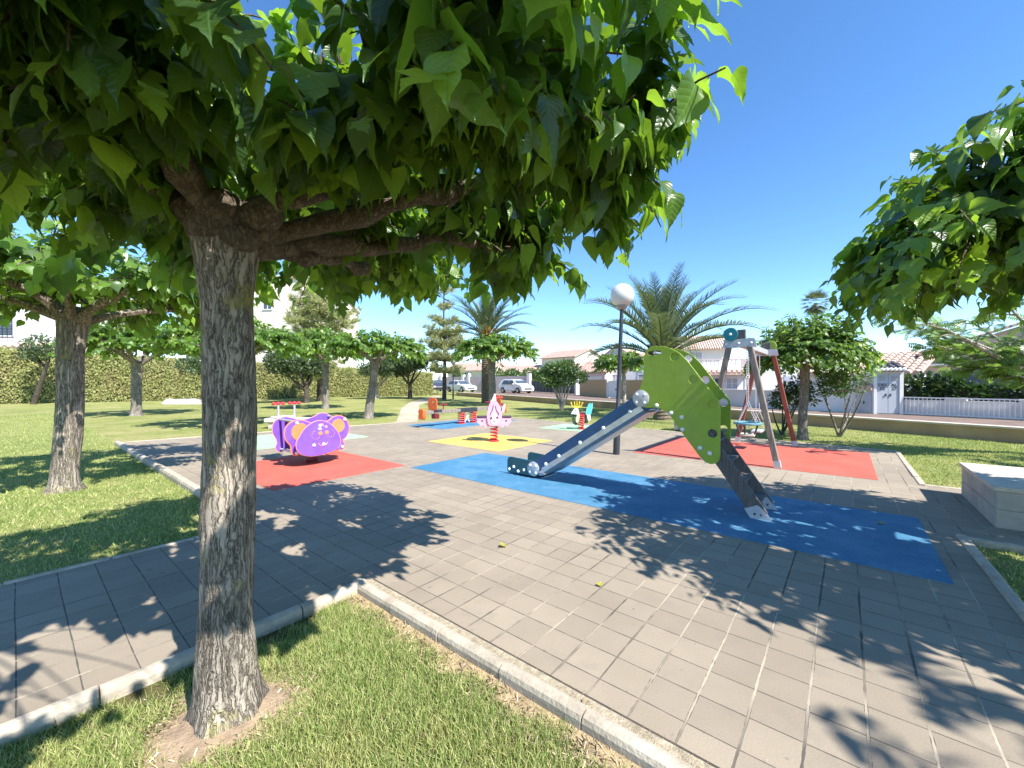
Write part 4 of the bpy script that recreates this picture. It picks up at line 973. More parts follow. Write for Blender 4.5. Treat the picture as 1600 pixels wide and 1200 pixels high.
def forked_tree(label, X, Y, th, r0, crown, seed, bark, lmat, leaf, n_cl=16, per=150, group=None, kind='olive_tree', cat='tree', stems=4, temp=OV, lean=0, flowers=0, spread=.6):
    global rng
    rng = np.random.default_rng(seed); rnd = random.Random(seed)
    t = thing(kind, label, cat, (X, Y, LAWN_Z), 0, group)
    cx, cy, rx, z0, z1 = crown; cx -= X; cy -= Y; zc = (z0 + z1) / 2; rz = (z1 - z0) / 2
    mb = MB()
    if th > .2: mb.tube(smooth_path([(0, 0, -.05), (lean * .5, 0, th * .5), (lean, 0, th)], 8), [r0 * (1.25 - .4 * k / 7) for k in range(8)], 9)
    cen = []
    for i in range(n_cl):
        v = unit(1)[0]; q = rng.uniform(.3, .85); c = (cx + v[0] * rx * q, cy + v[1] * rx * q, zc + v[2] * rz * q); s = rng.uniform(.28, .46)
        cen.append((c, (rx * s, rx * s, rz * s * 1.1)))
    for i in range(stems):
        a = 2 * math.pi * i / stems + rnd.uniform(-.4, .4); c = cen[i % n_cl][0]; e = (cx + rx * spread * math.cos(a), cy + rx * spread * math.sin(a), zc + rz * rnd.uniform(-.3, .5)); b0 = (lean + rnd.uniform(-.5, .5) * r0, rnd.uniform(-.5, .5) * r0, th * .95 if th > .2 else -.03)
        m = tuple((x + y) / 2 + rnd.uniform(-.1, .1) * rx for x, y in zip(b0, e))
        p = smooth_path([b0, m, e], 9); mb.tube(p, [r0 * .62 * (1 - .7 * k / 8) for k in range(9)], 7)
    mb.build('trunk', bark, t, smooth=True)
    p, y, n, s = clumps(cen, per, leaf)
    scatter('crown', temp, p, y, n, s, lmat, t)
    if flowers:
        ix = rng.choice(len(p), flowers); scatter('blossom', OV, p[ix] + unit(flowers) * .05, y[ix], n[ix], np.full(flowers, leaf * .6), FLOWER, t)
    return t
G_OL = 'small forked trees along the hedge'
forked_tree('dark forked tree with grey green crown before the tall cream house', -15.4, 30.5, 1.05, .19, (-16.0, 30.5, 2.3, 1.9, 4.4), 71, BARK_DK, LEAF_OL, .19, 18, 330, G_OL)
forked_tree('forked tree with pale stems behind the leaning mulberry', -12.5, 37.5, .9, .2, (-12.0, 37.5, 2.3, 1.8, 3.9), 73, BARK_W, LEAF_OL, .2, 16, 290, G_OL)
forked_tree('forked tree nearest the far end of the hedge by the footpath', -9.4, 37.5, 1.3, .18, (-9.2, 37.5, 2.1, 1.9, 4.2), 79, BARK_DK, LEAF_OL, .2, 16, 290, G_OL)
forked_tree('dark multi branched tree behind the big furrowed trunk', -21.3, 29.5, .9, .17, (-21.3, 29.5, 2.2, 2.0, 4.2), 83, BARK_DK, LEAF_OL, .2, 16, 280, G_OL)
forked_tree('slender dark sapling against the hedge', -33.4, 28.4, 2.6, .13, (-33.0, 28.4, 1.7, 2.7, 5.0), 89, BARK_DK, LEAF_OL, .17, 10, 100, None, 'sapling', lean=.9)
forked_tree('rounded oleander bush with bare leaning stems by the low wall', 2.72, 22.2, .05, .075, (2.65, 22.2, 1.5, 1.25, 2.75), 97, BARK_W, LEAF_SH, .17, 20, 260, None, 'oleander_bush', 'bush', 9, LA, spread=.5)
forked_tree('sparse oleander with thin dark stems before white wall beside cabinets', 9.25, 11.5, .05, .05, (9.3, 11.5, .9, .95, 2.25), 101, BARK_FAR, LEAF_SH, .12, 18, 90, None, 'oleander_bush', 'bush', 6, LA, flowers=25, spread=.7)
forked_tree('low dark oleander with pink flowers behind the red swing leg', 7.9, 11.9, .05, .045, (8.15, 12.0, .75, .6, 1.75), 103, BARK_DK, LEAF_DK, .11, 14, 120, None, 'oleander_bush', 'bush', 5, LA, flowers=45, spread=.6)
bx_ = rayp(683.5, 56)
forked_tree('pink flowering bush glimpsed past the end of the hedge', bx_[0], bx_[1], .05, .05, (bx_[0], bx_[1], .9, .3, 2.0), 107, BARK_DK, LEAF_SH, .16, 8, 60, None, 'flowering_bush', 'bush', 4, OV, flowers=500)
for i, (u, Y, r_, z0, z1, lb) in enumerate(((838, 60, 3.0, .6, 3.6, 'green garden tree between the far roofs and the dark gate'), (790, 63, 3.4, .8, 3.9, 'green garden tree behind the white hatchback roof'), (717, 62, 1.3, 1.2, 3.0, 'small round garden bush above the lilac wall'))):
    p_ = rayp(u, Y); forked_tree(lb, p_[0], p_[1], 1.0, .12, (p_[0], p_[1], r_, z0 + .3, z1), 110 + i, BARK_DK, LEAF_SH, .28, 14, 130, None, 'garden_tree')

def pine(label, X, Y, H, r0, tiers, seed, tip=0):
    global rng
    rng = np.random.default_rng(seed)
    t = thing('pine_tree', label, 'tree', (X, Y, LAWN_Z), 0, 'young pines by the hedge')
    mb = MB().tube([(0, 0, -.05), (.05, 0, H * .3), (-.05, .05, H * .6), (0, 0, H)], [r0, r0 * .75, r0 * .45, r0 * .12], 9)
    pos = []; yd = []; nr = []; sz = []
    for (z, rad, n, up) in tiers:
        for i in range(n):
            a = 2 * math.pi * (i + rng.uniform(-.3, .3)) / n; L = rad * rng.uniform(.6, 1.1); s = np.array((0, 0, z)); e = np.array((L * math.cos(a), L * math.sin(a), z + L * up + rng.uniform(-.2, .3)))
            mb.tube([s, s * .5 + e * .5 + np.array((0, 0, -.06 * L)), e], [r0 * .22, r0 * .14, r0 * .06], 5, cap=False)
            for k in range(max(5, int(L * 6))):
                c = s + (e - s) * rng.uniform(.35, 1.06) + rng.normal(size=3) * np.array((.2, .2, .13)) * (.5 + .35 * L); m = 46
                d = unit(m) + np.array((math.cos(a) * .4, math.sin(a) * .4, .75)); pos.append(c + d * .05); yd.append(d); nr.append(unit(m)); sz.append(rng.uniform(.22, .42, m))
            if rng.uniform() < .4:
                mb.tube([e, e + np.array((0, 0, rng.uniform(.3, .8)))], [r0 * .09, r0 * .03], 4, cap=False)
    mb.build('trunk', BARK_DK, t, smooth=True)
    scatter('crown', [(ND[0][0] * np.array([4.5, 1, 1]), ND[0][1], ND[0][2])], np.concatenate(pos), np.concatenate(yd), np.concatenate(nr), np.concatenate(sz), NEEDLE, t, smooth=False)
    return t
pine('broad bushy young pine rising in front of the tall cream house', -15.6, 33.0, 9.9, .24, [(2.2, 2.6, 6, -.05), (2.9, 1.8, 6, 0), (4.8, 2.0, 8, .2), (5.6, 2.5, 10, .3), (6.4, 2.5, 11, .4), (7.2, 2.1, 10, .5), (8.0, 1.6, 8, .6), (8.8, .8, 4, .9)], 131)
pine('slim young pine with a bare spindly tip left of the palm', -6.0, 36.0, 10.9, .2, [(2.4, 1.9, 6, .1), (3.4, 2.0, 8, .2), (4.4, 2.1, 9, .3), (5.4, 1.9, 9, .4), (6.4, 1.2, 6, .5), (7.9, .9, 3, .5), (9.2, .7, 3, .7), (10.3, .5, 3, .9)], 137)

def palm(label, X, Y, th, r0, n, L, seed, fruit=0, kind='date_palm', droop=1.0, cut=None):
    global rng
    rng = np.random.default_rng(seed); rnd = random.Random(seed)
    t = thing(kind, label, 'palm tree', (X, Y, LAWN_Z))
    mb = MB(); prof = []; z = -.05
    while z < th:
        prof += [(r0 * (1.12 - .1 * z / th), z), (r0 * (1.0 - .1 * z / th), z + .10)]; z += .14
    mb.lathe(prof, (0, 0, 0), 16)
    for i in range(70):
        a = i * 2.4; zz = th - .75 + .75 * i / 70; d = Vector((math.cos(a), math.sin(a), .9)); mb.bar(Vector((r0 * .8 * d.x, r0 * .8 * d.y, zz)), Vector((r0 * .8 * d.x, r0 * .8 * d.y, zz)) + d * .3, .09, .04)
    mb.build('trunk', PALM_T, t)
    meshes = []
    for v in range(4):
        q = np.linspace(0, 1, 46); el0 = 1.0
        Lf = L * (.95, 1.06, 1.12, 1.1)[v]
        # rachis rising from the heart and curving over
        ang = R(10) - (q ** 1.7) * R((28, 55, 78, 95)[v]) * droop
        dx = np.cos(ang) * Lf / 45; dz = np.sin(ang) * Lf / 45
        x = np.concatenate([[0], np.cumsum(dx)[:-1]]); zz = np.concatenate([[0], np.cumsum(dz)[:-1]])
        pos = []; yd = []; nr = []; sz = []
        for k in range(4, 46):
            tg = np.array((math.cos(ang[k]), 0, math.sin(ang[k])))
            ll = L * .125 * min(1, (k - 2) / 9) * (1 - .75 * max(0, (q[k] - .55) / .45) ** 1.5) + .06
            for s in (-1, 1):
                for rep in range(2):
                    y = tg * .75 + np.array((0, s * .72, .34)) + rng.normal(size=3) * .07
                    pos.append((x[k] + rep * Lf / 92, 0, zz[k])); yd.append(y); nr.append(np.array((-math.sin(ang[k]), 0, math.cos(ang[k]))) + rng.normal(size=3) * .2); sz.append(ll * rng.uniform(.85, 1.1))
        o = scatter('frond', [(np.array([(-.5, 0, 0), (.5, 0, 0), (.55, .5, -.02), (-.55, .5, -.02), (.06, 1, -.12), (-.06, 1, -.12)]) * np.array([.06, 1, 1]), np.array([(0, 1, 2, 3), (3, 2, 4, 5)]), np.zeros((6, 2)))], pos, yd, nr, sz, FROND, None, smooth=False)
        me = o.data; bpy.data.objects.remove(o)
        bm = bmesh.new(); bm.from_mesh(me); r_ = MB().tube([(x[k], 0, zz[k] - .01) for k in range(0, 46, 5)], [.04 * (1 - .85 * k / 9) for k in range(10)], 5)
        vs = [bm.verts.new(p) for p in r_.v]
        for f in r_.f:
            try: bm.faces.new([vs[i] for i in f])
            except ValueError: pass
        bm.to_mesh(me); bm.free(); meshes.append(me)
    for i in range(n):
        o = link(bpy.data.objects.new('frond', meshes[min(3, int(4 * (i / n) + rnd.uniform(-.3, .5)))]), t); a = i * 2.39996 + rnd.uniform(-.12, .12); k = i / n
        el = R(84 - 74 * k ** .95 + rnd.uniform(-7, 7))
        o.location = (.1 * math.cos(a), .1 * math.sin(a), th - .05 - .25 * k); o.rotation_euler = (rnd.uniform(-.15, .15), -el, a); s = (.8 + .28 * min(1, k * 2)) * rnd.uniform(.9, 1.06); o.scale = (s, s, s)
    for i in range(fruit):
        a = i * 2.1 + .5; mb = MB(); c = Vector((.55 * math.cos(a), .55 * math.sin(a), th + .35))
        for k in range(26):
            d = Vector((rnd.uniform(-.3, .3) + .15 * math.cos(a), rnd.uniform(-.3, .3) + .15 * math.sin(a), rnd.uniform(-.55, .1))); mb.tube([(0, 0, th), c, c + d], .016, 4, cap=False); mb.ball(c + d, .045, 6, 4)
        mb.build('fruit_cluster', DATES, t)
    return t
palm('date palm with orange fruit clusters rising behind a mulberry', -1.86, 30.6, 5.2, .42, 40, 3.5, 151, fruit=6, droop=.75)
palm('full crowned date palm behind the green slide', 6.15, 16.7, 2.9, .32, 40, 3.5, 157, droop=.82)
def fan_palm(label, X, Y, th, seed):
    global rng
    rng = np.random.default_rng(seed); t = thing('fan_palm', label, 'palm tree', (X, Y, LAWN_Z))
    MB().lathe([(.28, 0), (.2, 2), (.16, th)], (0, 0, 0), 10).build('trunk', PALM_T, t, smooth=True)
    pos = []; yd = []; nr = []; sz = []
    for i in range(46):
        a = i * 2.4; el = R(80 - 150 * i / 46); c = np.array((math.cos(a) * math.cos(el), math.sin(a) * math.cos(el), math.sin(el))) * .75 + np.array((0, 0, th)); d0 = np.array((math.cos(a) * math.cos(el), math.sin(a) * math.cos(el), math.sin(el)))
        sd = np.array((-math.sin(a), math.cos(a), 0))
        for k in range(16):
            w_ = (k - 7.5) / 7.5 * 1.2; y = d0 * math.cos(w_) + sd * math.sin(w_) + np.array((0, 0, -.25)); pos.append(c); yd.append(y); nr.append(np.cross(d0, sd) + unit(1)[0] * .2); sz.append(rng.uniform(.5, .75))
    scatter('crown', [(ND[0][0] * np.array([4, 1, 1]), ND[0][1], ND[0][2])], pos, yd, nr, sz, FROND, t, smooth=False)
p_ = rayp(1274, 40); fan_palm('distant fan palm poking above the round mulberry crown', p_[0], p_[1], 9.3, 163)

# feathery tree entering from the right
def feathery(label, X, Y, ends, seed):
    global rng
    rng = np.random.default_rng(seed); t = thing('feathery_tree', label, 'tree', (X, Y, LAWN_Z))
    fork = Vector((-.25, 0.1, 1.35)); mb = MB().tube(smooth_path([(0, 0, -.05), (-.05, 0, .7), tuple(fork)], 8), [.2, .17, .16, .15, .145, .14, .14, .14], 12)
    pv = []; pf = []
    tv = []; tf = []
    n = 8
    for i in range(n):      # bipinnate leaf: pinnae each side, little leaflets merged to narrow blades
        y0 = .12 + .86 * i / n; L = .34 * math.sin(math.pi * (.15 + .75 * i / n)) + .05
        for s in (-1, 1):
            b = len(tv); x1 = s * L
            tv += [(0, y0, 0), (0, y0 + .05, 0), (x1 * .55, y0 + .15 * L + .085, .01), (x1 * .55, y0 + .15 * L - .02, .01), (x1, y0 + .32 * L + .03, -.03), (x1, y0 + .32 * L, -.03)]
            tf += [(b, b + 1, b + 2, b + 3), (b + 3, b + 2, b + 4, b + 5)]
    tmp = [(np.array(tv), np.array(tf), np.zeros((len(tv), 2)))]
    pos = []; yd = []; nr = []; sz = []
    for e in ends:
        e = Vector(e) - Vector((X, Y, LAWN_Z)); m = fork.lerp(e, .5) + Vector((0, 0, rng.uniform(-.25, .15))); p = smooth_path([tuple(fork), tuple(m), tuple(e)], 12)
        mb.tube(p, [.085 * (1 - .8 * k / 11) for k in range(12)], 8)
        for k in range(4, 12):
            for j in range(2):
                d = Vector(unit(1)[0]) * .75 + (e - fork).normalized() * .45; d.z = abs(d.z) * .35 - .05; q = Vector(p[k]) + d * rng.uniform(.35, .85)
                mb.tube([p[k], (Vector(p[k]) + q) / 2 + Vector((0, 0, .05)), q], [.018, .012, .006], 5, cap=False)
                for r_ in range(4):
                    y = d.normalized() * .5 + Vector(unit(1)[0]) * .7; y.z = y.z * .35 - .1; pos.append(tuple(Vector(p[k]).lerp(q, rng.uniform(.5, 1)))); yd.append(tuple(y)); nr.append((rng.normal() * .7, rng.normal() * .7, 1)); sz.append(rng.uniform(.2, .36))
    mb.build('trunk', BARK_W, t, smooth=True); scatter('crown', tmp, pos, yd, nr, sz, LEAF_J, t, smooth=False)
    return t
feathery('feathery leaved tree stretching pale branches in front of the beige house', 12.0, 8.0, [(8.2, 7.7, 2.5), (8.9, 8.2, 2.15), (9.6, 8.9, 2.0), (9.0, 7.4, 2.9), (8.3, 8.6, 2.75), (10.0, 8.8, 2.75), (10.3, 7.2, 3.2), (7.9, 8.3, 2.95)], 171)

# clipped hedge
def hedge():
    global rng
    rng = np.random.default_rng(181)
    p = Vector((-46, 21.9, 0)); q = Vector((-9.3, 47.6, 0)); d = q - p; L = d.length
    t = thing('hedge', 'long tall clipped hedge with brown patches along the lawn', 'hedge', (p.x, p.y, LAWN_Z), math.atan2(d.y, d.x))
    m = hedge_mat('clipped_hedge_leaf'); h0, h1 = 4.3, 2.55
    hh = lambda x: h0 + (h1 - h0) * x / L
    MB().add([(0, .12, 0), (L, .12, 0), (L, 1.1, 0), (0, 1.1, 0), (0, .12, h0 - .12), (L, .12, h1 - .12), (L, 1.1, h1 - .12), (0, 1.1, h0 - .12)], [(0, 1, 2, 3), (4, 5, 6, 7), (0, 1, 5, 4), (1, 2, 6, 5), (2, 3, 7, 6), (3, 0, 4, 7)]).build('core', M('hedge_inside', (0.05, 0.05, 0.02), 1.0, 0.3, 3), t)
    n = 60000; x = rng.uniform(0, L, n); f = rng.uniform(0, 1, n); hx = h0 + (h1 - h0) * x / L
    lump = .10 * np.sin(x * 1.7) + .07 * np.sin(x * 4.3 + 1)
    z = f ** .95 * hx; y = .06 + lump * .5 + rng.normal(size=n) * .07
    nt_ = 7000; x2 = rng.uniform(0, L, nt_); z2 = h0 + (h1 - h0) * x2 / L + rng.normal(size=nt_) * .07; y2 = rng.uniform(0, 1.2, nt_)
    ne = 1500; y3 = rng.uniform(0, 1.2, ne); z3 = rng.uniform(0, h1, ne); x3 = L + rng.normal(size=ne) * .06
    pos = np.stack([np.concatenate([x, x2, x3]), np.concatenate([y, y2, y3]), np.concatenate([z, z2, z3])], 1)
    N = len(pos); yd = rng.normal(size=(N, 3)) * .45 + np.array((0, -.25, .8)); nr = rng.normal(size=(N, 3)) * .6 + np.array((0, -1, .25))
    o = scatter('foliage', QD, pos, yd, nr, rng.uniform(.06, .16, N), m, t, smooth=False)
hedge()
def ivy():
    global rng
    rng = np.random.default_rng(191)
    p = Vector((14.6, 15.3, 0)); q = Vector((18.3, 10.8, 0)); d = q - p; L = d.length
    t = thing('ivy_hedge', 'dark glossy climbing hedge spilling over the white railing', 'hedge', (p.x, p.y, STREET_Z), math.atan2(d.y, d.x))
    cen = [((x, rng.uniform(0, .5), .75 + .25 * math.sin(x * 2.1) + rng.uniform(-.1, .15)), (.5, .35, .5)) for x in np.linspace(0, L, 16)]
    MB().span(0, L, .1, .6, 0, .9).build('stems', BARK_DK, t)
    p, y, n, s = clumps(cen, 430, .15); scatter('foliage', LA + OV, p, y, n, s, LEAF_DK, t)
ivy()

# ------------------------------------------------------------------ grass
def blades(name, pts, lo, hi_, wd, m, lean=.55):
    n = len(pts); tv = np.array([(-.5, 0, 0), (.5, 0, 0), (.42, .5, .04), (-.42, .5, .04), (.08, 1, .2), (-.08, 1, .2)]); tf = np.array([(0, 1, 2, 3), (3, 2, 4, 5)])
    L = rng.uniform(lo, hi_, n); d = rng.normal(size=(n, 3)) * lean; d[:, 2] = 1
    d /= np.linalg.norm(d, axis=1, keepdims=True); X = np.cross(d, rng.normal(size=(n, 3))); X /= np.linalg.norm(X, axis=1, keepdims=True); Z = np.cross(X, d)
    V = pts[:, None, :] + X[:, None, :] * (tv[None, :, 0:1] * wd) + d[:, None, :] * (tv[None, :, 1:2] * L[:, None, None]) + Z[:, None, :] * (tv[None, :, 2:3] * L[:, None, None])
    F = tf[None] + (np.arange(n) * 6)[:, None, None]
    o = npmesh(name, V.reshape(-1, 3), F.reshape(-1, 4), m); o['kind'] = 'stuff'; return o
def in_view(P): return (P[:, 1] > .6) & (np.abs(P[:, 0]) < P[:, 1] * 1.35 + .4)
rng = np.random.default_rng(201)
def patch(n, a0, a1, b0, b1):
    a = rng.uniform(a0, a1, n); b = rng.uniform(b0, b1, n); P = np.stack([a * A[0] + b * B[0], a * A[1] + b * B[1], np.full(n, LAWN_Z)], 1)
    return P, a, b
P, a, b = patch(420000, -2.2, 1.655, -1.2, 2.82)
dt = np.hypot(P[:, 0] - FX, P[:, 1] - FY); edge = np.minimum(1.575 - a, 2.80 - b)
wob = .05 * np.sin(a * 9 + 1.3) + .04 * np.sin(b * 14) + .03 * np.sin(a * 23 + b * 17)
keep = in_view(P) & (P[:, 1] < 3.6) & (rng.uniform(size=len(P)) < np.clip((edge - .055 + wob) / .12, .04, 1)) & (rng.uniform(size=len(P)) < np.clip((dt - .19 + wob) / .16, .02, 1))
P = P[keep]; P = P[rng.permutation(len(P))[:210000]]
blades('grass', P, .018, .05, .0028, GRASS)
P, a, b = patch(620000, -12, 1.62, 4.87, 30)
P = P[in_view(P) & (rng.uniform(size=len(P)) < np.clip(5.5 / P[:, 1], .1, 1) ** 1.3)][:230000]
blades('grass', P, .02, .046, .0065, GRASS)
P, a, b = patch(200000, 4.2, 24, -9, -.92); P2, a2, b2 = patch(160000, 12.6, 24, -3, 12)
P = P[~((a > 5.8) & (a < 8.36))]
P = np.concatenate([P, P2]); fr = (P[:, 0] - WALL0.x) * .884 + (P[:, 1] - WALL0.y) * .467
P = P[in_view(P) & (fr < -.05) & (rng.uniform(size=len(P)) < np.clip(6 / P[:, 1], .1, 1))]
blades('grass', P, .02, .05, .008, GRASS)
# dry bits along the kerb and round the trunk
def bits():
    n = 5200; b = rng.uniform(-1.5, 2.8, n); a = 1.668 + np.abs(rng.normal(size=n)) * .026
    P1 = np.stack([a * A[0] + b * B[0], a * A[1] + b * B[1], np.full(n, .004)], 1)
    n2 = 9000; b = rng.uniform(-1.2, 2.72, n2); a = 1.57 - np.abs(rng.normal(size=n2)) * .075
    P2 = np.stack([a * A[0] + b * B[0], a * A[1] + b * B[1], np.full(n2, LAWN_Z + .006)], 1)
    n3 = 3600; th = rng.uniform(0, 2 * np.pi, n3); r = .17 + np.abs(rng.normal(size=n3)) * .11
    P3 = np.stack([FX + r * np.cos(th), FY + r * np.sin(th), np.full(n3, LAWN_Z + .006)], 1)
    n4 = 900; a = rng.uniform(1.75, 6, n4); b = rng.uniform(-.8, 5.6, n4); P4 = np.stack([a * A[0] + b * B[0], a * A[1] + b * B[1], np.full(n4, .009)], 1)
    P = np.concatenate([P1, P2, P3, P4]); N = len(P); yd = rng.normal(size=(N, 3)) * np.array((1, 1, .25)); nr = rng.normal(size=(N, 3)) * .3 + np.array((0, 0, 1))
    s = np.concatenate([rng.uniform(.003, .011, n), rng.uniform(.012, .045, n2), rng.uniform(.012, .04, n3), rng.uniform(.003, .011, n4)])
    o = scatter('plant_litter', [(QD[0][0] * np.array([.22, 1, 1]), QD[0][1], QD[0][2])], P, yd, nr, s, BITS, smooth=False); o['kind'] = 'stuff'
bits()
def soil():
    mb = MB(); n = 40; v = [(FX, FY, LAWN_Z + .03)]
    for r_, z in ((.15, .026), (.22, .010), (.30, .003)):
        for i in range(n):
            q = 2 * math.pi * i / n; k = r_ * (1 + .16 * math.sin(3 * q + 1) + .10 * math.sin(7 * q) + .07 * math.sin(13 * q + 2)) if r_ > .2 else r_
            v.append((FX + k * math.cos(q), FY + k * math.sin(q), LAWN_Z + z))
    f = [(0, 1 + i, 1 + (i + 1) % n) for i in range(n)] + [(1 + k * n + i, 1 + k * n + n + i, 1 + k * n + n + (i + 1) % n, 1 + k * n + (i + 1) % n) for k in range(2) for i in range(n)]
    mb.add(v, f); mb.build('bare_soil', M('bare_soil', (0.33, 0.24, 0.155), 1.0, 0.3, 14, 0.6), None, smooth=True)['kind'] = 'structure'
soil()
SANDM = M('blown_sand', (0.44, 0.37, 0.26), 1.0, 0.3, 30, 0.6, dirt=(0.22, 0.17, 0.11))
sheet('sand_strip', [W(1.662, -2), W(1.716, -2), W(1.716, 2.77), W(1.662, 2.83)], .004, SANDM)
sheet('joint_gap', [W(1.7165, -2), W(1.729, -2), W(1.729, 2.77), W(1.7165, 2.77)], .0035, M('dark_gap', (0.07, 0.058, 0.045), 1.0, 0.3, 12))
def soil_strip():
    mb = MB(); n = 60; v = []
    for i in range(n + 1):
        b = -1.3 + 4.05 * i / n; w_ = .10 + .05 * math.sin(i * .9) + .03 * math.sin(i * 2.3)
        v += [(*W(1.58, b), LAWN_Z + .012), (*W(1.58 - w_, b), LAWN_Z + .004)]
    mb.add(v, [(2 * i, 2 * i + 1, 2 * i + 3, 2 * i + 2) for i in range(n)]); o = mb.build('dry_soil', M('dry_straw_soil', (0.40, 0.30, 0.17), 1.0, 0.3, 18, 0.6)); o['kind'] = 'structure'
soil_strip()
for (u, v, s, lb) in ((789, 854, .075, 'curled yellow leaf lying alone on the sunlit pavers'), (936, 918, .045, 'tiny greenish yellow leaf on pavers before the shadow edge'), (1372, 819, .075, 'yellow star shaped leaf on the shaded blue mat'), (910, 1102, .04, 'small brown curled leaf near the kerb on the pavers')):
    x, y = GP(u, v); th = random.uniform(0, 6)
    o = scatter('fallen_leaf', [leaf_template('three', True, -.12, .22, .05)], [(0, 0, 0)], [(math.cos(th), math.sin(th), .15)], [(0.1, -.2, 1)], [s], DRYLEAF if 'brown' not in lb else BITS)
    o.location = (x, y, .012); tag(o, lb, 'leaf')

# ------------------------------------------------------------------ play equipment (local x along a, y along b of the paving)
def spring(mb, c, r, h, turns, wire, seg=10, lean=(0, 0)):
    n = int(turns * 14); pts = []
    for i in range(n + 1):
        k = i / n; t = 2 * math.pi * turns * k; pts.append((c[0] + r * math.cos(t) + lean[0] * k, c[1] + r * math.sin(t) + lean[1] * k, c[2] + h * k))
    mb.tube(pts, wire, seg)
def caps(parent, pts, r=.028, m=CAPW, name='bolt_cap'):
    for (p, d) in pts:
        mb = MB(); n = 8; d = Vector(d).normalized(); ax = d.cross(Vector((0, 0, 1))); ax = ax.normalized() if ax.length > 1e-3 else Vector((1, 0, 0)); ay = d.cross(ax)
        v = []; prof = [(r, 0), (r * .95, r * .35), (r * .6, r * .75), (r * .08, r * .9)]
        for rr_, z in prof:
            for k in range(10):
                t = 2 * math.pi * k / 10; v.append(Vector(p) + d * z + ax * rr_ * math.cos(t) + ay * rr_ * math.sin(t))
        f = [(i * 10 + k, i * 10 + (k + 1) % 10, (i + 1) * 10 + (k + 1) % 10, (i + 1) * 10 + k) for i in range(3) for k in range(10)] + [tuple(range(30, 40))]
        mb.add(v, f); mb.build(name, m, parent, smooth=True)

